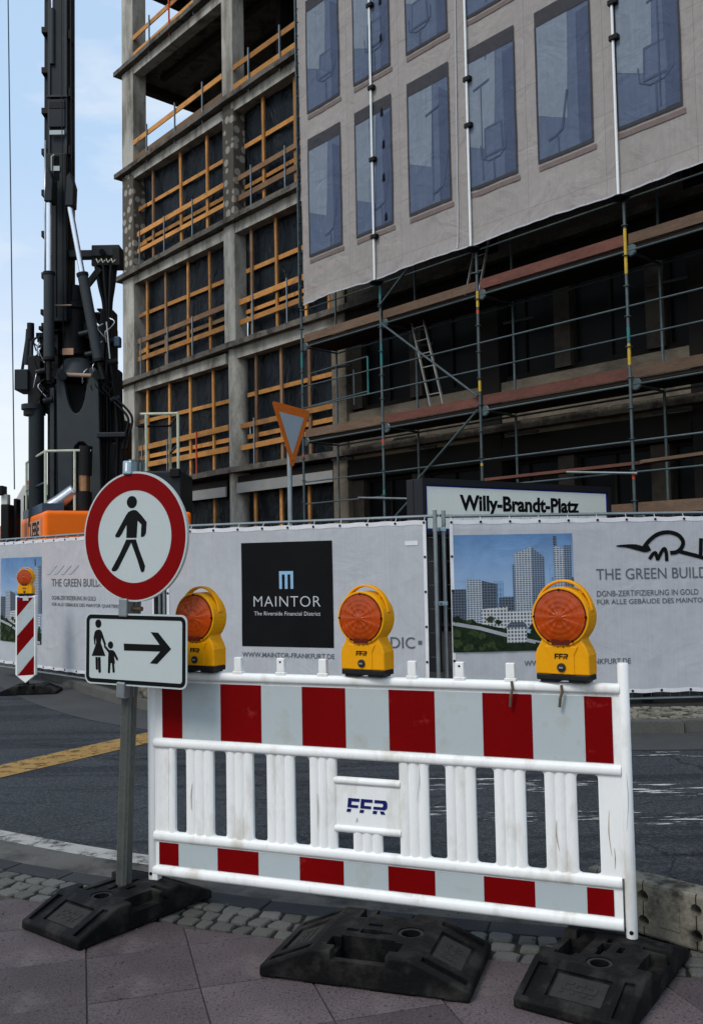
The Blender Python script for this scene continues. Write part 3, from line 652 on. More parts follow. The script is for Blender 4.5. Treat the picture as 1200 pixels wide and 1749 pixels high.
# rear parts of the floors, their deep shade put into the wall colour
MB().box(-3.6, UR, 6.5, 6.8, 0, 22).build('core_wall', 'shaded_wall', bld)
MB().box(0.9, 1.1, 1.2, 6.45, 0, 18).build('partition_wall', 'shaded_wall', bld)
MB().box(UL + .5, 4.6, 9.0, 9.2, 0, 11.1).build('rear_wall', 'shaded_wall', bld)
# timber framed tarps in the bays
def board(u0, z0, u1, z1, y, w, t, mat, parent):
    if mat == 'wood' and random.random() < .16: mat = 'weathered_wood'
    j = random.uniform(-.018, .018); k = random.uniform(-.018, .018)
    if abs(u1 - u0) < .1: u0 += j; u1 += k
    else: z0 += j; z1 += k
    mb = MB(); mb.bar((u0, y, z0), (u1, y, z1), t, w * random.uniform(.88, 1.08)); return mb.build('board', mat, parent)
def infill(x0, x1, lvl, uprights, y=0.2, pokes=True):
    z0 = SL[lvl - 1] if lvl else 0.0; z1 = SL[lvl]
    e = slant((x0 + x1) / 2)
    dzl = lambda u: (-0.11 * max(0, min(1, -u / 6.3)))
    mb = MB()
    mb.grid(x0 + 0.16, x1 - 0.06, z0 - 0.02 + e, z1 - 0.2 + e * .4, 36, 20, lambda x, z: (x, y + 0.13 + 0.05 * mnoise.noise(Vector((x * 1.4, z * .8, lvl * 7))) + 0.03 * mnoise.noise(Vector((x * 4 + z, z * 1.5, 3))), z))
    t = mb.build('tarp', 'tarp', bld, smooth=True)
    for u in uprights:
        zt = z1 - 0.45 + e * .5
        board(u, z0 - 0.02 + dzl(u), u + random.uniform(-.02, .02), zt, y, 0.10, 0.05, 'wood', t)
    ht = [2.03, ] if lvl else []
    for hh in ht:
        board(x0 + .22, z0 + hh - .04, x1 - .02, z0 + hh - .06 + random.uniform(-.02, .02), y + 0.045, 0.12, 0.03, 'wood', t)
    if not lvl: return
    board(x0 + .02, z0 + 1.14 - .02, x1 - .05, z0 + 1.17, y - 0.06, 0.155, 0.03, 'weathered_wood' if (lvl == 2 and x0 < -1) else 'wood', t)
    board(x0 + .2, z0 + 0.83, x1 - .02, z0 + 0.86, y + 0.045, 0.12, 0.03, 'wood', t)
    board(x0 + .03, z0 + 0.54, x1 - .05, z0 + 0.58, y - 0.06, 0.15, 0.03, 'wood', t)
    if pokes:
        for hh in (2.03, 0.84):
            board(x0 - 0.02, z0 + hh - .06, x0 + 0.5, z0 + hh - .05, y + 0.01, 0.13, 0.035, 'wood', t)
    for u in ([x0 + .3 + k * 1.55 + random.uniform(-.1, .1) for k in range(3)] if x0 < -1 else [x0 + .68, x0 + 2.2]):
        zz = z0 + dzl(u)
        m = 'tube_red' if (lvl == 1 and abs(u + 1.9) < .6) else 'galvanised'
        MB().bar((u, y - 0.095, zz), (u, y - 0.095, zz + 1.28), 0.035, 0.035, (0, 1, 0)).build('rail_post', m, t)
infill(-5.27, -0.11, 3, (-4.34, -2.66, -1.2)); infill(-5.27, -0.11, 2, (-4.75, -3.59, -2.31, -1.1)); infill(-5.27, -0.11, 1, (-4.75, -3.43, -2.23, -1.0)); infill(-5.27, -0.11, 0, (-4.6, -3.4, -2.26, -0.98), pokes=False)
infill(0.42, 4.46, 3, (1.57, 2.95, 4.2), pokes=False); infill(0.42, 4.46, 2, (0.97, 2.08, 3.3, 4.2), pokes=False); infill(0.42, 4.46, 1, (1.08, 2.23, 3.39), pokes=False); infill(0.42, 4.46, 0, (1.03, 2.17, 3.31), pokes=False)
# guard rails of the open floors
def guard(x0, x1, lvl, posts, ends=False, red=None):
    z0 = SL[lvl]; r_ = bpy.data.objects.new('guard_rail', None); COL.objects.link(r_); r_.parent = bld
    dz = (lambda u: -0.11 * max(0, min(1, -u / 6.3)))
    for hh in (0.76, 0.19):
        board(x0 + .02, z0 + hh + dz(x0), x1 - .02, z0 + hh + dz(x1) + .01, 0.02, 0.16, 0.032, 'wood', r_)
    for k, u in enumerate(posts):
        MB().bar((u, -0.03, z0 + dz(u) - .25), (u, -0.03, z0 + dz(u) + 1.0), 0.04, 0.04, (0, 1, 0)).build('rail_post', 'tube_red' if k == red else 'galvanised', r_)
    if ends:
        for hh in (0.76, 0.30): 
            MB().bar((x0 - .25, 0.5, z0 + hh - .1), (x0 - .25, 3.4, z0 + hh - .1), 0.03, 0.15).build('end_board', 'wood', r_)
guard(-5.27, -0.11, 3, (-4.32, -2.62, -1.08), True); guard(0.42, 4.46, 3, (1.24, 2.64, 4.0)); guard(-5.27, -0.11, 4, (-4.13, -2.91, -1.51), True, 1)
# front behind the scaffold, its shade put into dark colours: sills, windows, piers
for k in range(9):
    u0 = 5.05 + k * 1.95
    for lvl in range(0, 5):
        zb = (SL[lvl - 1] + 0.95) if lvl else 0.2; zt = SL[lvl] - 0.75
        w = MB().box(u0 + 0.42, u0 + 1.9, 0.30, 0.36, zb, zt).build('window', 'dark_glass', bld)
        fr = MB(); fr.box(u0 + .36, u0 + .42, .24, .34, zb, zt); fr.box(u0 + 1.9, u0 + 1.96, .24, .34, zb, zt); fr.box(u0 + .42, u0 + 1.9, .24, .33, zt - .06, zt); fr.box(u0 + .42, u0 + 1.9, .24, .33, zb, zb + .06); fr.box(u0 + 1.13, u0 + 1.18, .25, .33, zb + .06, zt - .06)
        fr.build('window_frame', 'shaded_wall', w)
        MB().box(u0, u0 + 0.36, 0.12, 0.40, zb, zt).build('pier', 'shaded_pier', bld)
for lvl in range(0, 5):
    def face(x, z, lvl=lvl):
        zc = SL[lvl] + 0.02 + 0.07 * mnoise.noise(Vector((x * .8, lvl, 1))) + 0.03 * mnoise.noise(Vector((x * 3.1, lvl, 5)))
        zd = SL[lvl] - 0.30 + 0.05 * mnoise.noise(Vector((x * 1.1, lvl, 8)))
        return (x, 0.10 + 0.012 * mnoise.noise(Vector((x * 2.2, z * 4, lvl))) - (0.045 if z > zc else 0) + (.02 if z < zd else 0), z)
    mb = MB(); mb.grid(5.0, 21.9, SL[lvl] - 0.68, SL[lvl] + 0.86, 220, 34, face); mb.build('spandrel', 'cracked_concrete', bld)
    MB().box(5.0, 21.9, 0.2, 0.5, SL[lvl] + 0.87, SL[lvl] + 0.94).build('window_sill', 'shaded_wall', bld)
    MB().box(5.0, 21.9, 0.18, 0.5, SL[lvl] - 0.74, SL[lvl] - 0.69).build('spandrel_soffit', 'shaded_wall', bld)

# ------------------------------------------------------------------ scaffold
scf = thing('scaffold', 'tube scaffold with plank decks and reddish toe boards in front of the dark lower floors', 'scaffold', (4.538, 14.85, 0), R(-48.1))
FR = [-8.40, -5.77, -3.14, 0.0, 3.07, 6.14]; YI = 1.05
def tube(p, q, r=0.024, mat='scaffold_tube', name='tube', parent=scf, n=8): return MB().tube(p, q, r, n).build(name, mat, parent, auto=True)
for k, u in enumerate(FR):
    s_ = tube((u, 0, 0.08), (u, 0, 17), name='standard', r=0.026)
    tube((u, YI, 0.08), (u, YI, 17), name='standard', r=0.026)
    for y in (0, YI): MB().box(u - .075, u + .075, y - .075, y + .075, 0.075, 0.085).build('base_plate', 'galvanised', scf)
    for z in [0.5 + 0.5 * q for q in range(32)]:
        MB().lathe([(0.058, -.005), (0.058, .005)], (u, 0, z), 'z', 10).build('rosette', 'scaffold_tube', s_)
    for zz, m_, h in ([(6.1, 'tube_teal', .35), (4.05, 'tube_red', .06)], [(4.06, 'tube_red', .09), (5.7, 'tube_teal', .45), (3.0, 'tube_teal', .1), (7.1, 'tube_teal', .25)], [(6.35, 'tube_yellow', .3), (6.22, 'tube_red', .07), (4.75, 'tube_yellow', .2), (3.35, 'tube_yellow', .05)], [(6.2, 'tube_yellow', .75), (5.1, 'tube_teal', .22), (4.7, 'tube_yellow', .35), (2.85, 'tube_red', .12)], [], [])[k]:
        tube((u, 0, zz), (u, 0, zz + h), 0.0275, m_, 'paint_band', s_)
DECK = [2.28, 4.48, 6.68, 8.9, 11.1, 13.3]
TOE = {1: ['toe_board_brown', 'toe_board_red', 'toe_board_red', 'toe_board_brown', 'toe_board_brown'], 2: ['toe_board_brown', 'toe_board_brown', 'toe_board_red', 'toe_board_brown', 'toe_board_brown'], 0: ['toe_board_brown'] * 5}
for i, z in enumerate(DECK):
    for b in range(len(FR) - 1):
        u0, u1 = FR[b], FR[b + 1]
        if i < 3:
            for q in range(3):
                MB().box(u0 + .03, u1 - .03, 0.07 + q * .31, 0.365 + q * .31, z - 0.06, z).build('deck_plank', 'deck_wood', scf)
        else:
            MB().box(u0 + .03, u1 - .03, 0.07, 0.985, z - 0.06, z).build('deck_plank', 'deck_wood', scf)
        if i < 3 and not (i == 0 and b < 2):
            MB().box(u0 + .04, u1 - .04, 0.028, 0.06, z + 0.005, z + 0.185 + random.uniform(-.01, .01)).build('toe_board', TOE[i][b], scf)
        if i == 0 and b in (0, 1):
            MB().bar((u0 + .1, 0.2, z + .04), (u1 - .3, .5, z + .05), .22, .035).build('loose_plank', 'weathered_wood', scf)
        tube((u0, 0.035 if i < 3 else 0, z - 0.10), (u1, 0.035 if i < 3 else 0, z - 0.10), .020, name='ledger')
        for hh in ((1.18, 0.68) if i < 2 else (1.0,)):
            if i == 0 and hh == .68 and b in (1,): continue
            tube((u0, 0, z + hh), (u1, 0, z + hh), .0165, name='guard_tube')
        tube((u0, YI, z - 0.10), (u1, YI, z - 0.10), .020, name='ledger')
    for u in FR:
        tube((u, 0, z - .09), (u, YI, z - .09), .022, name='transom')
        if i < 3: MB().lathe([(0.09, -.02), (0.11, 0), (.09, .02)], (u + .07, .04, z - .1), 'y', 12).build('end_bracket', 'scaffold_tube', scf)
    if i < 3:
        for u in FR:      # wall brackets on the inner standards
            MB().bar((u - .25, YI + .02, z - .42), (u + .5, YI + .02, z - .45), .04, .05).build('wall_bracket', 'rig_black', scf)
MB().bar((-3.1, .12, 3.09), (0.1, .35, 3.13), .26, .05).build('loose_plank', 'toe_board_red', scf)
MB().bar((0.1, .15, 3.12), (2.6, .2, 3.2), .24, .05).build('loose_plank', 'toe_board_brown', scf)
tube((-1.2, -.1, 3.06), (.1, -.05, 2.93), .022, 'galvanised', 'loose_tube'); tube((-6.5, -.06, 2.98), (-5.0, -.06, 2.86), .022, 'galvanised', 'loose_tube')
tube((-5.72, -.05, 6.58), (-3.16, -.05, 4.66), .024, 'scaffold_tube', 'brace'); tube((-3.16, -.05, 4.40), (-4.9, -.05, 3.12), .024, 'scaffold_tube', 'brace')
tube((-5.78, -.05, 6.93), (-4.6, -.05, 7.75), .020, 'scaffold_tube', 'brace'); tube((-4.9, -.05, 2.9), (-6.0, -.05, 2.1), .022, 'scaffold_tube', 'brace')
for zz in (5.95, 5.2): 
    tube((-8.2, .1, zz), (-6.3, .1, zz + .05), .018, 'scaffold_tube', 'side_rail')
tube((-6.3, .1, 5.2), (-6.3, .1, 6.0), .02, 'tube_teal', 'side_post'); tube((-7.3, .6, 5.15), (-7.3, .6, 5.95), .016, 'scaffold_tube', 'side_post')
def ladder(p, q, side, width, rungs, label):
    p, q, side = Vector(p), Vector(q), Vector(side)
    l = thing('ladder', label, 'ladder', scf.matrix_basis @ p, R(-48.1), 'ladders on the scaffold')
    d = q - p
    for s_ in (0, width): MB().bar(side * s_, d + side * s_, .022, .05, (0, 1, 0)).build('stile', 'ladder_alu', l)
    for k in range(rungs):
        c = d * ((k + .6) / rungs); MB().tube(c, c + side * width, .012, 6).build('rung', 'ladder_alu', l)
ladder((-4.62, 0.30, 4.49), (-5.40, 0.55, 6.60), (1, 0, 0), 0.34, 7, 'slim aluminium ladder leaning up through the hatch between two scaffold decks')
ladder((-3.75, 0.35, 6.69), (-3.35, 0.6, 8.9), (1, 0, 0), 0.34, 7, 'ladder half hidden behind the lower hem of the printed cover, on the top deck')

# ------------------------------------------------------------------ printed cover hanging on the scaffold
cov = thing('scaffold_cover', 'large mesh cover printed with a stone front and blue office windows hung on the scaffold', 'banner', (4.538, 14.85, 0), R(-48.1))
def cover_y(x, z):
    y = -0.075 + 0.012 * mnoise.noise(Vector((x * 1.3, z * .9, 4))) + 0.006 * mnoise.noise(Vector((x * 5, z * 2, 9)))
    for u in FR:
        y += -0.02 * math.exp(-((x - u) / .12) ** 2)
        r_ = math.hypot(x - u, (z - 7.5) * .8)          # pull folds fanning out from the tied corners
        if r_ < 1.6: y += 0.010 * math.sin(math.atan2(z - 7.45, x - u) * 9 + u) * (1 - r_ / 1.6) * min(r_ * 3, 1)
    if z < 8.0: y += -0.05 * math.exp(-((z - 7.5) / .15) ** 2) * (0.4 + mnoise.noise(Vector((x * 3.5, 0, 2))))
    return y
def hem(x):
    h = 7.50
    for a, b in zip([-8.24] + FR[1:], FR[1:] + [9]):
        if a <= x <= b: h += 0.05 * math.sin(math.pi * (x - a) / (b - a))
    return h
mb = MB()
def cov_fn(x, z):
    zz = hem(x) + (z - 7.5) * (15.9 - hem(x)) / 8.4
    xx = x + (0.10 * (zz - 7.5) / 8 * -1 if x < -8.0 else 0)
    return (xx, cover_y(x, zz), zz)
mb.grid(-8.20, 6.2, 7.5, 15.9, 180, 80, cov_fn)
mb.build('cover_cloth', 'facade_print', cov, smooth=True)
mb = MB(); mb.grid(-8.20, 6.2, 0, 0.03, 180, 1, lambda x, z: (x, cover_y(x, hem(x)) - .006, hem(x) - .01 + z)); mb.build('hem', 'print_faint', cov, smooth=True)
tube((-8.4, -.02, 7.42), (6.14, -.02, 7.42), .018, 'scaffold_tube', 'hem_tube', cov)
for k in range(46):
    u = -8.1 + k * .31; MB().tube((u, cover_y(u, hem(u)) - .01, hem(u) + .02), (u, -.03, 7.41), .004, 4).build('hem_tie', 'rig_black', cov)
def pquad(name, mat, pts, parent, off=0.012, n=6):
    """a printed patch: four corners (u,z) bottom-left, bottom-right, top-right, top-left laid on the cloth"""
    mb = MB(); (a, b, c, d_) = pts; vs = []
    for j in range(n + 1):
        for i in range(n + 1):
            s_, t = i / n, j / n
            x = (a[0] * (1 - s_) + b[0] * s_) * (1 - t) + (d_[0] * (1 - s_) + c[0] * s_) * t; z = (a[1] * (1 - s_) + b[1] * s_) * (1 - t) + (d_[1] * (1 - s_) + c[1] * s_) * t
            vs.append((x, cover_y(x, z) - off, z))
    mb.add(vs, [(j * (n + 1) + i, j * (n + 1) + i + 1, (j + 1) * (n + 1) + i + 1, (j + 1) * (n + 1) + i) for j in range(n) for i in range(n)])
    return mb.build(name, mat, parent, smooth=True)
def pline(name, mat, pts, w, parent, off=0.022):
    mb = MB()
    for q in ribbon(pts, w): mb.add([(x, cover_y(x, z) - off, z) for x, z in q], [(0, 1, 2, 3)])
    return mb.build(name, mat, parent)
for row, (zb, zt) in enumerate(((8.58, 11.28), (11.93, 14.55), (15.2, 15.9))):
    for k in range(9):
        u0 = -7.955 + k * 1.592; u1 = u0 + 1.115
        rv = random.Random(row * 20 + k)
        w = pquad('printed_window', 'print_window_blue', ((u0, zb), (u1, zb), (u1, zt), (u0, zt)), cov)
        pquad('blind_box', 'print_shade', ((u0 - .01, zt - .26), (u1 + .01, zt - .26), (u1 + .01, zt + .02), (u0 - .01, zt + .02)), w, 0.018)
        for a in ((u0 - .015, u0 + .022), (u1 - .022, u1 + .015)): pquad('printed_frame', 'print_shade', ((a[0], zb), (a[1], zb), (a[1], zt - .26), (a[0], zt - .26)), w, 0.018)
        pquad('printed_frame', 'print_shade', ((u0 - .015, zb - .03), (u1 + .015, zb - .03), (u1 + .015, zb + .03), (u0 - .015, zb + .03)), w, 0.019)
        pquad('printed_sill', 'print_sill', ((u0 + .0, zb - .17), (u1 + .06, zb - .17), (u1 + .06, zb - .08), (u0 + .0, zb - .08)), w, 0.014)
        if row == 2: continue
        zp = zt - .27; c = rv.random()
        pquad('pale_reflection', 'print_window_pale', ((u0 + .03, zb + .75 + .3 * c), (u0 + .62, zb + 0.5 + .3 * c), (u0 + .68, zp), (u0 + .03, zp)), w, 0.0155)
        pquad('dark_edge', 'print_window_dark', ((u1 - .27, zb + .04), (u1 - .03, zb + .04), (u1 - .03, zp - .3 * c), (u1 - .27, zp - .1)), w, 0.0155)
        # printed office chair and lamp
        cx = u0 + .32 + .5 * rv.random(); b = zb + .12 + .25 * rv.random()
        if rv.random() > .35:
            pquad('chair_back', 'print_window_dark', ((cx - .22, b + .28), (cx + .24, b + .30), (cx + .22, b + .86), (cx - .20, b + .84)), w, 0.020, 3)
            pquad('chair_back_face', 'print_window_blue', ((cx - .18, b + .32), (cx + .20, b + .34), (cx + .18, b + .81), (cx - .16, b + .79)), w, 0.0215, 3)
            pline('chair_arm', 'print_window_dark', [(cx - .3, b + .55), (cx - .28, b + .3), (cx - .1, b + .2), (cx + .15, b + .22), (cx + .3, b + .35), (cx + .31, b + .6)], .025, w)
            pline('chair_stem', 'print_window_dark', [(cx, b + .2), (cx + .01, zb + .05)], .03, w)
        else:
            pline('chair_side', 'print_window_dark', [(cx - .15, b + .1), (cx - .02, b + .12), (cx + .14, b + .2), (cx + .2, b + .5), (cx + .26, b + .85)], .045, w)
            pline('chair_stem', 'print_window_dark', [(cx + .05, b + .1), (cx + .06, zb + .05)], .03, w)
        if rv.random() > .55:
            lx = u0 + .3 + .5 * rv.random(); pline('floor_lamp', 'print_window_dark', [(lx, zb + .1), (lx, zb + 1.9)], .022, w); pline('lamp_head', 'print_window_dark', [(lx - .18, zb + 1.86), (lx + .2, zb + 1.95)], .04, w)
for k, u in enumerate(FR[:5]):       # white tubes clamped over the cover
    if k == 0:
        tube((u, -.05, 7.5), (u, -.05, 16.5), .02, 'scaffold_tube', 'edge_tube', cov)
        for q in range(26): MB().tube((u - .03, -.055, 7.6 + q * .33), (u + .16, -.09, 7.62 + q * .33), .006, 5).build('edge_tie', 'scaffold_tube', cov)
        continue
    tube((u, -.155, 7.42), (u, -.155, 16.5), .023, 'keder_white', 'cover_rail', cov)
    for zz in ([8.2 + .2 * k, 10.05, 11.6, 13.4] if k == 1 else [9.2 + .3 * k, 10.7, 12.5, 14.1 - .2 * k]):
        MB().box(u - .06, u + .10, -.20, -.10, zz - .045, zz + .045).build('rail_clamp', 'rig_black', cov, bevel=.012)
    MB().lathe([(.03, -.06), (.13, -.02), (.15, 0), (.13, .02), (.03, .06)], (u, -.10, 7.44), 'z', 12).build('hem_knot', 'rig_black', cov)
for q, (u, z, a) in enumerate(((-5.5, 9.6, .3), (-5.48, 10.3, .2), (-5.52, 11.0, .3), (-5.45, 8.75, .4), (-5.5, 12.6, .3), (-5.5, 13.4, .3))):
    pquad('torn_patch', 'hole_black', ((u - .03, z - .09), (u + .05, z - .07), (u + .03, z + .1), (u - .02, z + .05)), cov, 0.03, 2)
pline('fold_crease', 'print_faint', [(-3.5 + .004 * k, 7.55 + .25 * k) for k in range(34)], .025, cov, .026)

# ------------------------------------------------------------------ construction fence and its banners
def fence_panel(loc, rz, w, label, left=False):
    """panel frame from x=0 (or -w when it runs to the left) ; returns the panel"""
    f = thing('site_fence', label, 'fence', (*loc, 0), rz, 'mobile fence panels')
    a, b = (-w, 0) if left else (0, w)
    for x in (a, b): MB().tube((x, 0, 0.09), (x, 0, 2.09), 0.021, 12).build('post', 'galvanised', f, auto=True)
    MB().tube((a, 0, 2.03), (b, 0, 2.03), 0.017, 10).build('top_tube', 'galvanised', f, auto=True)
    MB().tube((a, 0, 0.135), (b, 0, 0.135), 0.014, 10).build('bottom_tube', 'galvanised', f, auto=True)
    mb = MB()
    for k in range(1, int(w / 0.1)): mb.tube((a + k * 0.1, 0.004, 0.14), (a + k * 0.1, 0.004, 2.03), 0.002, 4)
    for k in range(1, 8): mb.tube((a, 0.008, 0.135 + k * .24), (b, 0.008, 0.135 + k * .24), 0.002, 4)
    mb.build('wire_mesh', 'galvanised', f)['kind'] = 'stuff'
    return f
def fy(x, z, s=0.0): return -0.045 + 0.009 * mnoise.noise(Vector((x * 1.7 + s, z * 1.2, s))) + 0.004 * mnoise.noise(Vector((x * 6, z * 2.5, s + 5)))
def banner(loc, rz, x0, x1, label, seed):
    bn = thing('banner', label, 'banner', (*loc, 0), rz, 'printed banners tied to the fence')
    mb = MB(); mb.grid(x0, x1, 0.205, 1.985, 90, 46, lambda x, z: (x, fy(x, z, seed), z)); mb.build('cloth', 'banner_fabric', bn, smooth=True)
    for z0, z1 in ((1.945, 1.99), (0.20, 0.24)):
        mb = MB(); mb.grid(x0, x1, z0, z1, 90, 1, lambda x, z: (x, fy(x, z, seed) - .003, z + .004 * math.sin(x * 21))); mb.build('hem', 'hem_white', bn, smooth=True)
    for xa, xb in ((x0, x0 + .035), (x1 - .035, x1)):
        mb = MB(); mb.grid(xa, xb, 0.205, 1.985, 1, 40, lambda x, z: (x, fy(x, z, seed) - .0045, z)); mb.build('hem', 'hem_white', bn, smooth=True)
    e = None; n = int((x1 - x0) / .30)
    spots = [(x0 + .02 + (x1 - x0 - .04) * k / n, z) for k in range(n + 1) for z in (1.967, .222)] + [(x, .22 + .35 * k) for x in (x0 + .018, x1 - .018) for k in range(1, 5)]
    for x, z in spots:
        if e is None: mb = MB(); mb.lathe([(0.013, 0), (0.013, -.004), (0.006, -.004)], (0, 0, 0), 'y', 10); e = mb.build('eyelet', 'rig_black', bn)
        else: e = link_copy(e, bn)
        e.location = (x, fy(x, z, seed) - .006, z)
        if z > 1.9 or z < .25: MB().tube((x, fy(x, z, seed) - .008, z), (x, 0, 2.045 if z > 1 else .125), .0035, 4).build('tie', 'rig_white' if z > 1 else 'clamp_steel', bn)
    return bn
def patch(name, mat, x0, x1, z0, z1, parent, seed, off=0.004, nx=14, nz_=12):
    mb = MB(); mb.grid(x0, x1, z0, z1, nx, nz_, lambda x, z: (x, fy(x, z, seed) - off, z)); return mb.build(name, mat, parent, smooth=True)
def drape(o, seed, off=0.0052):
    y0 = min(v.co.y for v in o.data.vertices); lz = o.location
    for v in o.data.vertices: v.co.y = fy(v.co.x + lz.x, v.co.z + lz.z, seed) - off + min(v.co.y - y0, .001) - lz.y
    return o
def ppoly(name, mat, pts, parent, y): 
    mb = MB(); mb.prism(pts, y, y + .001); return mb.build(name, mat, parent)
def city_picture(bn, x0, z0, w, h, seed):
    p = patch('city_picture', 'pic_sky', x0, x0 + w, z0, z0 + h, bn, seed, .004, 20, 20)
    X = lambda a: x0 + a * w
    Z = lambda b: z0 + b * h
    def q(name, mat, a0, b0, a1, b1, off, skew=0.0):
        mb = MB(); n, m_ = 8, 10; vs = []
        for j in range(m_ + 1):
            for i in range(n + 1):
                t = j / m_; x = X(a0 + (a1 - a0) * i / n); z = Z((b0 + skew * .15 * i / n) * (1 - t) + (b1 + skew * i / n) * t); vs.append((x, fy(x, z, seed) - off, z))
        mb.add(vs, [(j * (n + 1) + i, j * (n + 1) + i + 1, (j + 1) * (n + 1) + i + 1, (j + 1) * (n + 1) + i) for j in range(m_) for i in range(n)]); return mb.build(name, mat, p)
    q('printed_hill', 'pic_tower_blue', .0, .34, 1., .47, .0055)
    q('printed_tower', 'pic_tower_blue', .345, .40, .42, .60, .0065); q('printed_tower', 'pic_tower_blue', .805, .38, .84, .73, .0065)
    q('printed_tower', 'pic_tower_dark', .0, .25, .115, .535, .007); q('printed_tower', 'pic_tower_dark', .84, .45, .868, .98, .007)
    q('printed_tower', 'pic_tower_light', .842, .35, .925, .90, .0075, -.03); q('printed_tower', 'pic_tower_side', .925, .35, .985, .90, .0075)
    q('printed_tower', 'pic_tower_light', .515, .30, .655, .83, .008, .06); q('printed_tower', 'pic_tower_side', .655, .30, .76, .89, .008, -.09)
    q('printed_tower', 'pic_tower_side', .50, .30, .52, .74, .0082); q('printed_tower', 'pic_tower_dark', .38, .30, .50, .46, .0072); q('printed_tower', 'pic_tower_dark', .77, .30, .83, .52, .0072); q('printed_tower', 'pic_tower_dark', .985, .35, 1.0, .62, .0072)
    q('printed_tower', 'pic_tower_light', .12, .19, .245, .615, .0085); q('printed_tower', 'pic_tower_dark', .245, .22, .37, .605, .0085, -.03)
    q('printed_block', 'pic_block', .235, .16, .45, .36, .009, .02); q('printed_block', 'pic_block', .43, .19, .72, .34, .0092); q('printed_block', 'pic_block', .70, .2, .98, .33, .0092)
    pk = ppoly('printed_park', 'pic_trees', [(X(0), Z(0)), (X(1), Z(0)), (X(1), Z(.13)), (X(.62), Z(.15)), (X(.3), Z(.22)), (X(0), Z(.30))], p, 0)
    bmk = bmesh.new(); bmk.from_mesh(pk.data); bmesh.ops.triangulate(bmk, faces=bmk.faces); bmesh.ops.subdivide_edges(bmk, edges=bmk.edges, cuts=6, use_grid_fill=True); bmk.to_mesh(pk.data); bmk.free(); drape(pk, seed, .0105)
    q('printed_block', 'pic_block', .44, .07, .60, .20, .0128, .01); drape(ppoly('printed_roof', 'pic_tower_dark', [(X(.43), Z(.20)), (X(.61), Z(.20)), (X(.58), Z(.245)), (X(.47), Z(.245))], p, 0), seed, .0132)
    mb = MB()
    for qd in ribbon([(X(.0), Z(.245)), (X(.22), Z(.20)), (X(.42), Z(.14)), (X(.62), Z(.085)), (X(.82), Z(.035)), (X(.98), Z(.015))], .036): mb.prism(list(qd), fy(X(.4), Z(.1), seed) - .0115, fy(X(.4), Z(.1), seed) - .0105)
    drape(mb.build('printed_road', 'pic_road', p), seed, .0112)
    rv = random.Random(5)
    for k in range(70):
        a = rv.random(); lim = .24 - .17 * a; b = rv.random() * lim - .03 if k % 4 else (lim + .03 + rv.random() * .06)
        if k % 4 and abs(b - (.235 - .235 * a)) < .035: continue
        if .42 < a < .64 and b > .02: continue
        r_ = .022 + .024 * rv.random(); n = 13
        pts = [(min(max(X(a) + r_ * w * 1.1 * math.cos(6.283 * i / n) * rv.uniform(.65, 1.2), x0), x0 + w), max(Z(b) + r_ * h * .9 * math.sin(6.283 * i / n) * rv.uniform(.65, 1.2), z0)) for i in range(n)]
        drape(ppoly('printed_tree', 'pic_trees' if k % 3 else 'pic_trees_lit', pts, p, 0), seed, .013 + k * .00004)
    return p
# middle panel
RZM = math.atan2(-1.33, 3.0)
fence_panel((-2.16, 10.68), RZM, 3.28, 'middle fence panel, carrying the banner with the black square')
bm_ = banner((-2.16, 10.68), RZM, 0.06, 3.20, 'grey banner with a black square reading MAINTOR on the middle fence panel', 1.0)
sq = patch('black_square', 'print_black', 1.05, 2.155, 0.69, 1.815, bm_, 1.0)
Yt = -0.064
drape(text('MAINTOR', 'print_pale', sq, 1.20, Yt, 1.12, 0.81, 0.112, bold=-0.012, spacing=1.1), 1.0, .0085)
drape(text('The Riverside Financial District', 'print_pale', sq, 1.205, Yt, 1.025, 0.80, 0.042, bold=0.0, spacing=1.05), 1.0, .0085)
mb = MB()
for xa, xb, za, zb in ((1.52, 1.69, 1.465, 1.50), (1.52, 1.553, 1.31, 1.465), (1.588, 1.622, 1.31, 1.465), (1.657, 1.69, 1.31, 1.465)): mb.box(xa, xb, Yt, Yt + .001, za, zb)
drape(mb.build('emblem', 'print_blue', sq), 1.0, .0085)
drape(text('WWW.MAINTOR-FRANKFURT.DE', 'print_grey', bm_, 1.05, Yt, 0.575, 1.11, 0.052, bold=0.008), 1.0, .0052)
drape(text('DIC', 'print_grey', bm_, 2.79, Yt, 0.70, 0.265, 0.115, bold=0.004), 1.0); mb = MB(); mb.box(3.09, 3.13, Yt, Yt + .001, .742, .782); drape(mb.build('dot', 'print_grey', bm_), 1.0)
patch('white_sticker', 'hem_white', 2.97, 3.11, 1.74, 1.785, bm_, 1.0, .006, 3, 2)
# right panel
RZR = math.atan2(0.15, 2.3)
fence_panel((0.935, 9.45), RZR, 3.47, 'right fence panel, carrying the graffiti sprayed banner')
br_ = banner((0.935, 9.45), RZR, 0.05, 3.42, 'grey banner with a city picture and black graffiti on the right fence panel', 2.0)
city_picture(br_, 0.058, 0.655, 1.255, 1.18, 2.0)
drape(text('THE GREEN BUILDING', 'print_grey', br_, 1.55, Yt, 1.355, 1.42, 0.112, bold=0.0), 2.0, .0052)
drape(text('DGNB-ZERTIFIZIERUNG IN GOLD', 'print_grey', br_, 1.55, Yt, 1.185, 1.065, 0.058), 2.0, .0052)
drape(text('FÜR ALLE GEBÄUDE DES MAINTOR QUARTIERS', 'print_grey', br_, 1.55, Yt, 1.095, 1.56, 0.070), 2.0, .0052)
drape(text('WWW.MAINTOR-FRANKFURT.DE', 'print_grey', br_, 0.78, Yt, 0.50, 1.10, 0.055, bold=0.004), 2.0, .0052)
def gp(x, y): return ((x - 757) * .00604, 1.48 - (y - 970) * .00588)
mb = MB()
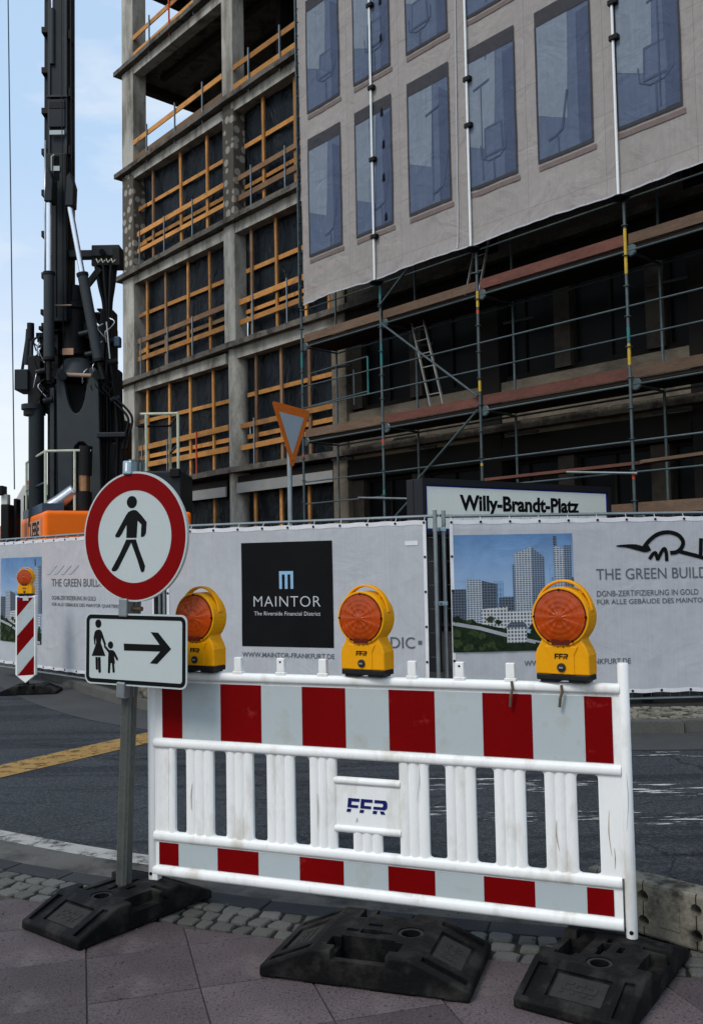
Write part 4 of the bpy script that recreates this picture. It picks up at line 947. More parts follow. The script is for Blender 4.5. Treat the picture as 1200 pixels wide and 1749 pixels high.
for pts, w in (([(1050, 933), (1070, 933.5), (1085, 936), (1100, 940), (1108, 937)], lambda t: .012 + .045 * min(1, t * 2.2)), ([(1098, 936), (1107, 925), (1122, 914), (1140, 910.5), (1157, 915), (1166, 926), (1164, 937), (1155, 945), (1143, 947)], .042),
               ([(1158, 944), (1172, 948), (1187, 952), (1203, 957)], .04), ([(1106.5, 957), (1112, 949), (1117, 946), (1119, 952), (1121, 957), (1127, 946), (1133, 939), (1136, 946), (1136.5, 961)], .036), ([(1198, 922), (1197, 940), (1196, 956)], .04), ([(1203, 957), (1225, 950), (1240, 930)], .04)):
    for k, qd in enumerate(ribbon(smooth_pts([gp(*p) for p in pts], 6), w)): mb.prism(list(qd), Yt - .0004 - k * .00001, Yt + .0006)
drape(mb.build('graffiti', 'graffiti_black', br_), 2.0, .0075)
# left panel
fence_panel((-2.28, 11.0), R(-45), 4.4, 'left fence panel running away behind the striped beacon', True)
bl_ = banner((-2.28, 11.0), R(-45), -4.36, -0.05, 'grey banner seen at a slant behind the round sign, on the left fence panel', 3.0)
city_picture(bl_, -4.16, 0.53, 1.29, 1.22, 3.0)
drape(text('THE GREEN BUILDING', 'print_grey', bl_, -2.57, Yt, 1.335, 1.55, 0.105), 3.0, .0052)
drape(text('DGNB-ZERTIFIZIERUNG IN GOLD', 'print_grey', bl_, -2.57, Yt, 1.155, 1.18, 0.055), 3.0, .0052)
drape(text('FÜR ALLE GEBÄUDE DES MAINTOR QUARTIERS', 'print_grey', bl_, -2.57, Yt, 1.065, 1.75, 0.060), 3.0, .0052)
for k in range(4):
    a = -2.72 + k * .20; drape(ppoly('faint_print', 'print_faint', [(a, 1.50), (a + .09, 1.50), (a + .30, 1.62), (a + .21, 1.62)], bl_, 0), 3.0)
# clamps joining the panels and the feet they stand in
def clamp(loc, rz, label):
    c = thing('fence_clamp', label, 'clamp', loc, rz, 'clamps between the fence panels')
    MB().box(-.06, .06, -.03, -.022, -.02, .02).build('jaw', 'clamp_steel', c); MB().box(-.06, .06, .022, .03, -.02, .02).build('jaw', 'clamp_steel', c)
    MB().tube((0, -.05, 0), (0, .045, 0), .008, 8).build('bolt', 'clamp_steel', c); MB().tube((0, -.055, 0), (0, -.04, 0), .016, 6).build('nut', 'clamp_steel', c)
clamp((0.885, 9.40, 1.90), R(20), 'upper steel clamp joining the middle and right fence panels'); clamp((0.885, 9.40, 1.15), R(20), 'lower steel clamp joining the middle and right fence panels')
clamp((-2.22, 10.84, 1.32), R(60), 'steel clamp joining fence panels beside the round sign')
def foot(loc, rot, label, grp='concrete fence feet'):
    """fence foot lying flat: x along, y across, z thickness"""
    f = thing('fence_weight', label, 'fence weight', loc, 0, grp, rot)
    b = MB().box(-.35, .35, -.11, .11, 0, .13).build('block', 'foot_concrete', None, bevel=.012)
    cs = []
    for x in (-.30, -.085, .145): 
        for y in (-.05, .05): c = MB(); c.tube((x, y, -.02), (x, y, .2), .024, 14); cs.append(c)
        c = MB(); c.box(x - .003, x + .003, -.2, .2, .115, .2); cs.append(c)
    boolean(b, cs); b.parent = f
    for x in (-.19, .03, .25): MB().box(x - .045, x + .045, -.055, .055, .1305, .134).build('pad', 'foot_concrete', f, bevel=.003)
    return f
foot((0.885, 9.42, 0.092), (0, 0, R(90)), 'concrete fence foot under the joint of the middle and right panels')
foot((-2.2, 10.88, 0.092), (0, 0, R(60)), 'concrete fence foot under the left end of the middle panel')
foot((4.38, 9.70, 0.092), (0, 0, R(90)), 'concrete fence foot under the far right end of the right panel')
# the spare foot standing on its long edge beside the right barrier base
foot((1.325, 3.945, 0.113), (R(90), 0, R(-46.7)), 'spare concrete fence foot with holes standing on edge behind the right rubber base')
mb = MB(); mb.box(-.05, .05, -.05, .05, .08, .24); o = mb.build('support_stub', 'rig_black'); o.location = (3.02, 9.7, 0); tag(o, 'short dark stub standing under the right fence panel', 'stub')
o = MB().box(-.03, .03, -.03, .03, .08, .30).build('marker_post', 'foot_concrete', bevel=.01); o.location = (-2.42, 11.12, 0); tag(o, 'small pale stone post behind the far kerb', 'marker post')

# ------------------------------------------------------------------ rubber bases
BL, BW, BH = 0.72, 0.40, 0.115
def base_mesh():
    o = MB().prism([(-BL / 2, 0), (BL / 2, 0), (BL / 2, .038), (BL / 2 - .19, BH), (-BL / 2 + .19, BH), (-BL / 2, .038)], -BW / 2, BW / 2).build('body', 'rubber', bevel=.010, seg=3)
    cs = []
    def c(*a): m_ = MB(); m_.box(*a); cs.append(m_)
    c(-.085, .105, BW / 2 - .135, BW / 2 - .028, .03, .2); c(-.115, -.07, BW / 2 - .12, BW / 2 - .05, .085, .2); c(.09, .135, BW / 2 - .12, BW / 2 - .05, .085, .2)
    c(-.085, .105, BW / 2 - .04, BW / 2 + .02, .085, .2)
    for x, y, a, b in ((.02, .01, .036, .03), (.085, .01, .022, .018), (-.035, .01, .022, .018), (.02, -.05, .026, .018)): c(x - a, x + a, y - b * .6, y + b * .6, .045, .2)
    m_ = MB(); m_.tube((-.115, -.02, .02), (-.115, -.02, .2), .033, 22); cs.append(m_)
    m_ = MB(); m_.tube((-.115, -.02, BH - .005), (-.115, -.02, .2), .047, 22); cs.append(m_)
    c(-.10, .05, -BW / 2 - .02, -BW / 2 + .055, .07, .2); c(.07, .10, -BW / 2 - .02, -BW / 2 + .09, .07, .2)
    for s_ in (-1, 1):
        ang = math.atan2(BH - .038, .19); cx, cz = s_ * (BL / 2 - .095), (BH + .038) / 2
        m4 = Matrix.Translation((cx, 0, cz)) @ Matrix.Rotation(s_ * ang, 4, 'Y')
        m_ = MB(); m_.box(-.062, .062, -.10, .10, -.010, .03, m4); cs.append(m_)
        for y in (-.155, .155): m_ = MB(); m_.box(-.085, .075, y - .018, y + .018, -.013, .03, m4); cs.append(m_)
    for x in (-.23, 0.02, .25):
        for s_ in (-1, 1): c(x - .05, x + .05, s_ * BW / 2 - .02, s_ * BW / 2 + .02, -.01, .010)
    boolean(o, cs)
    return o
base_proto = base_mesh()
def emboss(parent):
    for s_ in (-1, 1):
        ang = math.atan2(BH - .038, .19); cx, cz = s_ * (BL / 2 - .095), (BH + .038) / 2
        m4 = Matrix.Translation((cx, 0, cz)) @ Matrix.Rotation(s_ * ang, 4, 'Y')
        mb = MB(); mb.box(-.052, .052, -.09, .09, -.0096, -.0075, m4)
        mb.build('embossed_plate', 'rubber_worn', parent)
        lg = logo(parent, 'rubber_worn', -.062, -.003, -.026, .120, .052)
        lg.matrix_basis = m4 @ Matrix.Translation((0, 0, -.0082)) @ Matrix(((0, 0, -s_, 0), (s_, 0, 0, 0), (0, -1, 0, 0), (0, 0, 0, 1)))
first_base = None
def rubber_base(loc, rz, label, sc_=1.0):
    global first_base
    if first_base is None:
        t = thing('rubber_base', label, 'base', loc, rz, 'black rubber bases'); base_proto.parent = t; emboss(t)
        mb = MB(); mb.ring((0, 0), .034, .045, 0, .004, 24); o = mb.build('hole_rim', 'rubber_worn', t); o.rotation_euler = (R(-90), 0, 0); o.location = (-.115, -.02, BH - .004)
        first_base = t
    else:
        t = copy_tree(first_base, label); t.location = loc; t.rotation_euler = (0, 0, rz)
    t.scale = (sc_, sc_, sc_); return t
rubber_base((-1.075, 4.285, 0.001), math.atan2(.51, .40) + 0, 'black rubber base carrying the post of the round sign', 1.03)
rubber_base((0.07, 3.69, 0.001), math.atan2(-.25, .76) + math.pi, 'empty black rubber base lying in front of the barrier', 1.12)
rubber_base((0.905, 3.51, 0.001), math.atan2(.58, .40), 'black rubber base under the right foot of the barrier', 1.02)
rubber_base((-4.17, 12.06, -0.018), R(5), 'small looking far rubber base under the striped beacon', 1.0)

# ------------------------------------------------------------------ the barrier
RB = R(-21.268)
bar = thing('barrier', 'white plastic barrier board with red and white reflective stripes and ribbed slats', 'barrier', (-0.948, 4.385, 0.12), RB)
BLN = 2.122
def rail(z, r_, x0, x1, name, ry=None):
    mb = MB(); n = 18; ry = ry or r_
    ring_ = [(math.cos(2 * math.pi * i / n), math.sin(2 * math.pi * i / n)) for i in range(n)]
    sq_ = lambda v: math.copysign(abs(v) ** 0.8, v)
    vs = [(x, ry * sq_(a), z + r_ * sq_(b)) for x in (x0, x1) for a, b in ring_]
    mb.add(vs, [(i, (i + 1) % n, n + (i + 1) % n, n + i) for i in range(n)] + [tuple(range(n)), tuple(range(n, 2 * n))])
    return mb.build(name, 'white_plastic', bar, auto=True)
rail(.934, .021, .015, 2.115, 'top_rail', .024); rail(.622, .021, .015, 2.11, 'middle_rail', .022); rail(.199, .023, .015, 2.10, 'lower_rail', .022); rail(.041, .023, .01, 2.10, 'bottom_rail', .023)
def post(x, r_, z0, z1):
    mb = MB(); mb.lathe([(r_ * .9, z0), (r_, z0 + .004), (r_, z1 - .006), (r_ * .85, z1)], (x, 0, 0), 'z', 22); p = mb.build('post', 'white_plastic', bar, auto=True)
    mb = MB(); mb.disc((x, z0 + .032), .008, -r_ - .0008, -r_ + .01, 14); mb.build('foot_hole', 'hole_black', p)
    return p
post(0.0, .021, -.005, 1.03); pr = post(2.128, .0215, -.010, 1.034)
mb = MB(); mb.box(-.018, .016, -.02, .02, 0, .05); mb.build('foot_block', 'white_plastic', bar, bevel=.006).location = (.02, 0, -.004)
MB().box(.018, 2.11, -.007, .009, .640, .916).build('upper_panel', 'white_plastic', bar); MB().box(.018, 2.10, -.007, .009, .060, .185).build('lower_panel', 'white_plastic', bar)
def stripes(edges, z0, z1):
    for k in range(len(edges) - 1):
        red = k % 2 == 0
        MB().box(edges[k] + (0 if red else .0006), edges[k + 1] - (0 if red else .0006), -.0092 if red else -.0088, -.0072, z0, z1).build('red_stripe' if red else 'white_stripe', 'reflective_red' if red else 'reflective_white', bar)
stripes([.060, .167, .368, .573, .772, .976, 1.173, 1.373, 1.575, 1.775, 1.979, 2.083], .649, .903)
stripes([.039, .142, .345, .550, .750, .955, 1.156, 1.358, 1.562, 1.766, 1.967, 2.067], .071, .171)
def slat(x0, x1, z0, z1, ribs=3, name='slat', flat=None):
    poly = [(x1, .010), (x0, .010)]
    w = (x1 - x0) / ribs
    for k in range(ribs):
        a = x0 + k * w
        for t in (0.0, .12, .28, .5, .72, .88, 1.0):
            d = .0055 + .0085 * math.sin(math.pi * min(max((t - .05) / .90, 0), 1)) ** .5
            poly.append((a + w * t, -d))
    mb = MB(); n = len(poly); vs = [(x, y, z) for z in (z0, z1) for x, y in poly]
    mb.add(vs, [tuple(range(n - 1, -1, -1)), tuple(range(n, 2 * n))] + [(i, (i + 1) % n, n + (i + 1) % n, n + i) for i in range(n)])
    return mb.build(name, 'white_plastic', bar, auto=True)
for a, b in ((.184, .324), (.392, .525), (.595, .727), (.802, .926), (1.211, 1.337), (1.412, 1.536), (1.614, 1.738), (1.815, 1.938)): slat(a, b, .215, .607)
MB().box(.018, .090, -.008, .010, .215, .607).build('end_panel', 'white_plastic', bar); slat(.090, .124, .215, .607, 1, 'slat')
MB().box(2.022, 2.112, -.009, .010, .215, .607).build('end_panel', 'white_plastic', bar, bevel=.003)
slat(1.001, 1.13, .215, .302, 3)
for sx in (.150, ):
    pass
MB().box(.926, 1.211, -.006, .010, .300, .522).build('logo_plate', 'white_plastic', bar)
for z, in ((.510,), (.308,)):
    mb = MB(); mb.tube((.918, 0, z), (1.216, 0, z), .0165, 14); mb.build('plate_bar', 'white_plastic', bar, auto=True)
logo(bar, 'logo_navy', .974, -.0085, .381, .178, .058)
# fillets in the corners of the openings
mb = MB()
gaps = [(.124, .184), (.324, .392), (.525, .595), (.727, .802), (1.337, 1.412), (1.536, 1.614), (1.738, 1.815), (1.938, 2.022)]
for a, b in gaps:
    for z, sz in ((.221, 1), (.602, -1)):
        for x, sx_ in ((a, 1), (b, -1)):
            mb.prism([(x, z), (x + sx_ * .014, z), (x + sx_ * .004, z + sz * .004), (x, z + sz * .014)], -.006, .008)
mb.build('corner_fillets', 'white_plastic', bar)['kind'] = 'stuff'
for k, u in enumerate((.459, .672, .873, 1.278, 1.483, 1.692)):
    mb = MB(); mb.box(-.024, .024, -.018, .018, -.004, .014); mb.box(-.018, .018, -.015, .015, .0135, .074)
    p = mb.build('peg', 'white_plastic', bar, bevel=.003, loc=(u, 0, .951))
    if k in (1, 4): mb = MB(); mb.disc((.0, .058), .005, -.0158, -.01, 10); mb.build('peg_hole', 'hole_black', p)
for u, zt, l_ in ((1.70, .955, .10), (1.895, .945, .085)):
    mb = MB(); mb.path([(u, -.026, zt), (u + .004, -.03, zt - l_ * .3), (u - .004, -.032, zt - l_ * .6), (u - .008, -.028, zt - l_)], .006, 6); mb.build('hanging_strap', 'rust_tie', bar)

rv = random.Random(21)
for u, z0, z1 in ((2.06, .30, .47), (2.075, .25, .33), (1.86, .30, .42), (.84, .30, .45), (1.02, .34, .36), (.22, .33, .45), (1.30, .45, .60), (2.13, .40, .62)):
    yy = -.0102 if z0 > .64 or .926 < u < 1.21 or u > 2.02 else -.0155
    if u > 2.11: yy = -.0218
    pts = smooth_pts([(u, z1), (u + rv.uniform(-.006, .006), (z0 + z1) / 2), (u + rv.uniform(-.012, .012), z0)], 4); mb = MB()
    for qd in ribbon(pts, lambda t: .0028 * (1 - abs(2 * t - 1)) + .0008): mb.prism(list(qd), yy, yy + .0008)
    mb.build('dirt_streak', 'dirt' if z1 < 0.6 else 'reflective_white', bar)
mb = MB(); rv = random.Random(8)
for k in range(420):
    x = rv.uniform(-2.2, 2.0); y = rv.uniform(2.9, 5.0); a = rv.uniform(.0015, .0045) * (2 if rv.random() < .08 else 1)
    m4 = Matrix.Translation((x, y, .0015)) @ Matrix.Rotation(rv.uniform(0, 6), 4, 'Z'); mb.box(-a, a, -a * .7, a * .7, -.002, a * .8, m4)
o = mb.build('grit', 'gutter_concrete'); o['kind'] = 'stuff'

# ------------------------------------------------------------------ warning lamps
def make_lamp(label):
    t = thing('warning_lamp', label, 'warning lamp', (0, 0, 0), 0, 'orange warning lamps')
    C0 = (0, .249); RO = .113
    a0 = math.asin((.172 - C0[1]) / RO); 
    arc = [(RO * math.cos(a), C0[1] + RO * math.sin(a)) for a in [a0 + (math.pi - 2 * a0) * i / 30 for i in range(31)]]
    outline = [(-.106, .030), (.106, .030), (.106, .105), (.099, .125), (.084, .150), (.078, .168)] + arc + [(-.078, .168), (-.084, .150), (-.099, .125), (-.106, .105)]
    bd = MB().prism(outline, -.045, .045).build('body', 'lamp_yellow', None, bevel=.011, seg=3)
    c = MB(); c.tube((0, -.2, C0[1]), (0, .2, C0[1]), .0985, 48); boolean(bd, [c]); bd.parent = t
    MB().box(-.022, .022, -.018, .018, .150, .215).build('added_bulb_holder', 'black_plastic', t, bevel=.006); mb = MB(); mb.lathe([(.012, .213), (.017, .225), (.012, .245)], (0, 0, 0), 'z', 14); mb.build('bulb', 'lens_rim', t, smooth=True)  # black holder added inside to darken the lower part of the lens
    # raised centre of the lower housing and its side panels
    mb = MB(); mb.prism([(-.050, .032), (.050, .032), (.050, .105), (.066, .138), (-.066, .138), (-.050, .105)], -.049, -.040); mb.build('front_panel', 'lamp_yellow', t, bevel=.003)
    mb = MB(); mb.ring(C0, .1035, .1128, -.052, -.040, 48); mb.build('lens_bezel', 'lamp_yellow', t, auto=True, bevel=.002)
    mb = MB(); mb.ring(C0, .0985, .1040, -.055, -.043, 48); mb.build('lens_rim', 'lens_rim', t)
    lens = bmesh.new(); n, rings = 48, 10
    vs = []
    for j in range(rings + 1):
        r_ = .0995 * j / rings
        for i in range(n):
            a = 2 * math.pi * i / n
            d = -.056 - .010 * (1 - (j / rings) ** 2) + (.0011 if (i // 2) % 2 else 0) * (j > 1) - (.003 if j <= 1 else 0) + .0009 * (j % 2)
            vs.append((r_ * math.cos(a), d, C0[1] + r_ * math.sin(a)))
    mb = MB(); mb.add(vs, [(j * n + i, j * n + (i + 1) % n, (j + 1) * n + (i + 1) % n, (j + 1) * n + i) for j in range(rings) for i in range(n)])
    mb.build('front_lens', 'lens_orange', t)
    mb = MB(); mb.lathe([(.0995, .0), (.08, .010), (.03, .016)], (0, .042, C0[1]), 'y', 32); mb.build('rear_lens', 'lens_orange', t, smooth=True)
    mb = MB(); mb.prism([(-.034, .143), (.034, .143), (.036, .164), (-.036, .164)], -.057, -.042); mb.build('lens_bracket', 'lens_rim', t)
    for a in (90, 0, 180, -118, -62):
        mb = MB(); mb.disc((.1025 * math.cos(R(a)), C0[1] + .1025 * math.sin(R(a))), .0042, -.060, -.05, 10); mb.build('screw', 'hole_black', t)
    pts = [(.1135 * math.cos(a), 0, C0[1] + .004 + .132 * math.sin(a)) for a in [R(8 + 164 * i / 26) for i in range(27)]]
    mb = MB(); V_ = []
    for i, p in enumerate(pts):
        a = R(8 + 164 * i / 26); nx_, nz2 = math.cos(a), math.sin(a)
        for dy, dr in ((-.016, -.0045), (.016, -.0045), (.016, .0045), (-.016, .0045)): V_.append((p[0] + nx_ * dr, dy, p[2] + nz2 * dr))
    m_ = len(pts); mb.add(V_, [(4 * i + k, 4 * i + (k + 1) % 4, 4 * i + 4 + (k + 1) % 4, 4 * i + 4 + k) for i in range(m_ - 1) for k in range(4)] + [(0, 1, 2, 3), (4 * m_ - 1, 4 * m_ - 2, 4 * m_ - 3, 4 * m_ - 4)])
    mb.build('handle', 'lamp_yellow', t, bevel=.003)
    for s_ in (-1, 1): MB().bar((s_ * .066, 0, C0[1] + .088), (s_ * .074, 0, C0[1] + .106), .016, .009, (0, 1, 0)).build('handle_strut', 'lamp_yellow', t)
    MB().box(-.104, .104, -.044, .044, .008, .0305).build('base', 'black_plastic', t, bevel=.004)
    for a, b in ((-.09, -.022), (.022, .09)): MB().box(a, b, -.038, .038, 0, .0085).build('foot', 'black_plastic', t)
    logo(t, 'sign_black', -.027, -.0512, .091, .052, .019)
    mb = MB(); mb.lathe([(.0165, 0), (.0165, -.006), (.012, -.009)], (.0, -.049, .058), 'y', 20); k = mb.build('lock', 'rubber_worn', t, auto=True)
    MB().box(-.008, .008, -.0595, -.0575, .055, .061).build('lock_slot', 'steel_bright', k)
    for x in (-.012, .010): mb = MB(); mb.disc((x, .134), .0024, -.0505, -.045, 8); mb.build('pin_hole', 'hole_black', t)
    return t
lamp = make_lamp('orange warning lamp half hidden behind the white arrow plate')
def on_bar(u, z, y=0.0): return Matrix.Translation((-0.948, 4.385, 0.12)) @ Matrix.Rotation(RB, 4, 'Z') @ Vector((u, y, z))
lamp.location = on_bar(.268, .957); lamp.rotation_euler = (0, 0, R(-30))
l2 = copy_tree(lamp, 'orange warning lamp on the middle of the barrier, beside the black banner square'); l2.location = on_bar(1.078, .957); l2.rotation_euler = (0, 0, R(-31))
l3 = copy_tree(lamp, 'orange warning lamp near the right end of the barrier, in front of the city picture'); l3.location = on_bar(1.913, .957); l3.rotation_euler = (0, 0, R(-33))
l4 = copy_tree(lamp, 'orange warning lamp on top of the striped beacon by the left fence'); l4.location = (-4.21, 12.0, 1.235); l4.rotation_euler = (0, 0, R(-8)); l4.scale = (.95, .95, .95)
l3.scale = (1.03, 1.03, 1.03)

# ------------------------------------------------------------------ the striped beacon
bc = thing('beacon', 'narrow beacon board with slanting red and white stripes and a pointed foot', 'beacon', (-4.205, 12.0, 0), R(-8))
MB().prism([(-.137, 1.235), (-.137, .225), (0, .12), (.137, .225), (.137, 1.235)], -.03, .03).build('board', 'white_plastic', bc, bevel=.008)
MB().bar((0, .0, .09), (0, .0, .2), .05, .05, (0, 1, 0)).build('stub', 'rig_black', bc)
def bz(cx, cy): return ((cx - 163) / 107 * .235, 1.235 - (cy - 365) / 478)
for pts in ([(111, 375), (212, 375), (111, 492)], [(111, 612), (216, 494), (216, 610), (111, 730)], [(114, 852), (217, 730), (217, 846)]): MB().prism([bz(*p) for p in pts], -.0325, -.029).build('red_stripe', 'reflective_red', bc)
for pts in ([(213.5, 375), (217, 375), (217, 490), (111, 610), (111, 495)], [(217, 613), (217, 727), (112, 850), (111, 733)]): MB().prism([bz(*p) for p in pts], -.032, -.029).build('white_stripe', 'reflective_white', bc)
MB().prism([bz(148, 370), bz(182, 370), bz(182, 394), bz(148, 394)], -.0335, -.032).build('sticker', 'sign_white', bc); MB().prism([bz(112, 372), bz(126, 372), bz(126, 390), bz(112, 390)], -.0336, -.032).build('sticker', 'station_blue', bc)

# ------------------------------------------------------------------ round sign and arrow plate on their post
sg = thing('traffic_sign', 'round red ringed walking figure sign above a white arrow plate on one leaning post', 'traffic sign', (-1.075, 4.33, 0.0), 0, rot=(0, R(2.5), R(-26.5)))
mb = MB(); n = 8
prof = []
for i in range(4):
    a = R(45 + 90 * i)
    for d_ in (-14, 0, 14): prof.append((.036 * math.cos(a + R(d_)) * (1 if d_ else .93), .036 * math.sin(a + R(d_)) * (1 if d_ else .93)))
    b2 = R(90 + 90 * i); prof.append((.0215 * math.cos(b2), .0215 * math.sin(b2)))
mb.prism_z(prof, .03, 2.06); mb.build('post', 'old_galvanised', sg, bevel=.002)
ZC = 1.703; YS = -.055
disc = MB().disc((0, ZC), .300, YS, YS + .004, 72).build('round_plate', 'sign_white', sg)
mb = MB(); mb.ring((0, ZC), .297, .302, YS + .001, YS + .016, 72); mb.build('folded_edge', 'sign_white', disc)
mb = MB(); mb.ring((0, ZC), .2145, .2925, YS - .0012, YS + .001, 72); mb.build('red_ring', 'sign_red', disc)
def cm(cx, cy): return ((cx - 446) / 372 * .30, ZC + (600 - cy) / 484 * .30)
man = MB(); y_ = (YS - .0014, YS + .001)
man.prism([((x + .0), z) for x, z in [(cm(430, 342)[0] + .0295 * math.cos(2 * math.pi * i / 28), cm(430, 342)[1] + .0285 * math.sin(2 * math.pi * i / 28)) for i in range(28)]], *y_)
for pts in ([(443, 401), (425, 405), (405, 415), (390, 436), (350, 510), (308, 590), (314, 604), (340, 602), (354, 582), (393, 508), (391, 609), (465, 610), (472, 482), (500, 512), (496, 602), (505, 606), (520, 600), (532, 578), (537, 495), (500, 445), (474, 415), (460, 404)],
            [(390, 622), (340, 735), (283, 843), (286, 856), (300, 860), (318, 855), (332, 838), (426, 644), (470, 770), (498, 862), (508, 868), (520, 858), (527, 822), (480, 690), (460, 622)]):
    man.prism([cm(*p) for p in pts], *y_)
man.build('walking_figure', 'sign_black', disc)
plate = MB().prism(rrect(-.305, .305, 1.018, 1.360, .035), YS, YS + .004).build('arrow_plate', 'sign_white', sg)
mb = MB(); o_, i_ = rrect(-.297, .297, 1.026, 1.352, .030), rrect(-.278, .278, 1.045, 1.333, .014); n = len(o_)
mb.add([(x, YS - .0012, z) for x, z in o_ + i_], [(k, (k + 1) % n, n + (k + 1) % n, n + k) for k in range(n)]); mb.build('black_border', 'sign_black', plate)
def pm(cx, cy):
    lf = 78 - 20 * (cy - 1135) / 515; t = (cx - lf) / 762; tp = 1137 + 5 * t; bt = 1650 + 50 * t
    return (-.305 + .61 * t, 1.360 - .342 * (cy - tp) / (bt - tp))
def circ(cx, cy, r_): c = pm(cx, cy); return [(c[0] + r_ * math.cos(2 * math.pi * i / 22), c[1] + r_ * 1.1 * math.sin(2 * math.pi * i / 22)) for i in range(22)]
yb = (YS - .0014, YS + .001)
w = MB(); w.prism(circ(178, 1216, .0185), *yb)
w.prism([pm(*p) for p in [(172, 1260), (190, 1260), (203, 1274), (216, 1312), (232, 1364), (228, 1376), (219, 1372), (199, 1318), (192, 1356), (225, 1452), (119, 1452), (158, 1358), (153, 1300), (151, 1368), (143, 1370), (138, 1320), (147, 1280), (158, 1266)]], *yb)
for a, b in ((148, 165), (168, 187)): w.prism([pm(a, 1461), pm(b, 1461), pm(b, 1548 if a < 160 else 1570), pm((a + b) / 2, 1556 if a < 160 else 1578), pm(a, 1548 if a < 160 else 1570)], *yb)
w.build('woman_figure', 'sign_black', plate)
c_ = MB(); c_.prism(circ(268, 1372, .0160), *yb)
c_.prism([pm(*p) for p in [(217, 1372), (226, 1374), (256, 1408), (286, 1410), (300, 1424), (322, 1470), (320, 1486), (311, 1484), (292, 1448), (298, 1508), (245, 1502), (250, 1428), (218, 1388)]], *yb)
for pts in ([(246, 1501), (264, 1503), (257, 1576), (246, 1580), (241, 1572)], [(275, 1504), (291, 1505), (294, 1568), (287, 1576), (278, 1572)]): c_.prism([pm(*p) for p in pts], *yb)
c_.build('child_figure', 'sign_black', plate)
a_ = MB(); a_.prism([pm(*p) for p in [(370, 1360), (636, 1366), (573, 1273), (627, 1276), (717, 1396), (612, 1508), (560, 1504), (638, 1416), (370, 1411)]], *yb); a_.build('arrow', 'sign_black', plate)
def settle(o, cx, cz, dx, deg, k):
    o.matrix_basis = Matrix.Translation((cx + dx, 0, cz)) @ Matrix.Rotation(R(deg), 4, 'Y') @ Matrix.Diagonal((k, 1, k, 1)) @ Matrix.Translation((-cx, 0, -cz))
settle(disc, 0, ZC, .046, -1.9, .985); settle(plate, 0, 1.189, .068, -1.7, .955)
def clamp_on(z, h, mat='clamp_steel', bolt=False):
    o = MB().box(-.024, .024, YS - .012, .04, z, z + h).build('clamp', mat, sg, bevel=.006)
    if bolt: MB().tube((.02, -.02, z + h * .45), (.075, -.02, z + h * .45), .011, 10).build('bolt', 'rust_tie', o)
clamp_on(1.985, .065); clamp_on(1.335, .085, 'galvanised', True); clamp_on(.965, .075, 'galvanised')
MB().bar((.0, YS + .018, 1.70), (.09, YS + .018, 1.70), .02, .04).build('bracket', 'galvanised', sg); MB().bar((.0, YS + .018, 1.19), (.10, YS + .018, 1.19), .02, .04).build('bracket', 'galvanised', sg)
MB().box(-.006, .006, YS - .0135, YS - .011, 2.0, 2.04).build('clamp_slot', 'chrome', sg)

# ------------------------------------------------------------------ station sign and yield sign behind the fence
st = thing('station_sign', 'wide dark framed white sign reading Willy-Brandt-Platz behind the fence', 'sign', (0.967, 12.5, 0), R(35))
MB().box(0, 3.85, .03, .36, 1.95, 2.712).build('case', 'station_frame', st, bevel=.012)
for x0, x1, z0, z1 in ((-.004, 3.854, 2.625, 2.715), (-.004, 3.854, 1.945, 2.0), (-.004, .055, 2.0, 2.625), (3.79, 3.854, 2.0, 2.625)): MB().box(x0, x1, .0, .03, z0, z1).build('frame', 'station_frame', st)
MB().box(.056, 3.789, .020, .029, 2.001, 2.624).build('blue_edge', 'station_blue', st)
MB().box(.085, 3.745, .014, .019, 2.03, 2.602).build('white_face', 'station_white', st)
text('Willy-Brandt-Platz', 'sign_black', st, .67, .012, 2.215, 2.44, .290, bold=.036)
MB().box(-.006, -.003, .20, .26, 2.0, 2.7).build('frame', 'black_plastic', st)
for k in range(9): MB().box(.24 + k * .05 + (.09 if k > 5 else 0), .275 + k * .05 + (.09 if k > 5 else 0), .0122, .0138, 2.19, 2.225).build('small_print', 'print_grey', st)
for x in (.3, 3.5): MB().box(x - .06, x + .06, .10, .24, .07, 1.949).build('leg', 'station_frame', st)
yl = thing('yield_sign', 'weathered give way triangle with orange rim and grey centre on a thin grey pole', 'traffic sign', (-.785, 11.89, 0), R(62))
def tri(s_, r_, z0=3.615):
    P = [(-s_ / 2, 0), (0, -s_ * .866), (s_ / 2, 0)]; cx, cz = 0, -s_ * .2887; out = []
    for i, p in enumerate(P):
        a, b = P[i - 1], P[(i + 1) % 3]
        for q, wt in ((a, .06), (None, 0), (b, .06)):
            if q is None: out.append((p[0] + (cx - p[0]) * .045, p[1] + (cz - p[1]) * .045))
            else: out.append((p[0] + (q[0] - p[0]) * wt, p[1] + (q[1] - p[1]) * wt))
    return [(x, z0 + z) for x, z in out]
pl = MB().prism(tri(.94, .03), -.046, -.042).build('plate', 'yield_red', yl)
mb = MB(); mb.prism([(-.30, 3.50), (0, 2.985), (.30, 3.50)], -.0475, -.0462); mb.build('grey_centre', 'yield_grey', pl)
for x, z in ((-.03, 3.575), (.03, 3.575), (-.012, 2.90), (.012, 2.90)): mb = MB(); mb.disc((x, z), .007, -.049, -.046, 8); mb.build('rivet', 'rust_tie', pl)
MB().tube((0, 0, .07), (0, 0, 3.60), .031, 14).build('pole', 'galvanised', yl, auto=True)
for z in (3.45, 3.1): MB().box(-.045, .045, -.042, .04, z, z + .04).build('bracket', 'galvanised', yl)

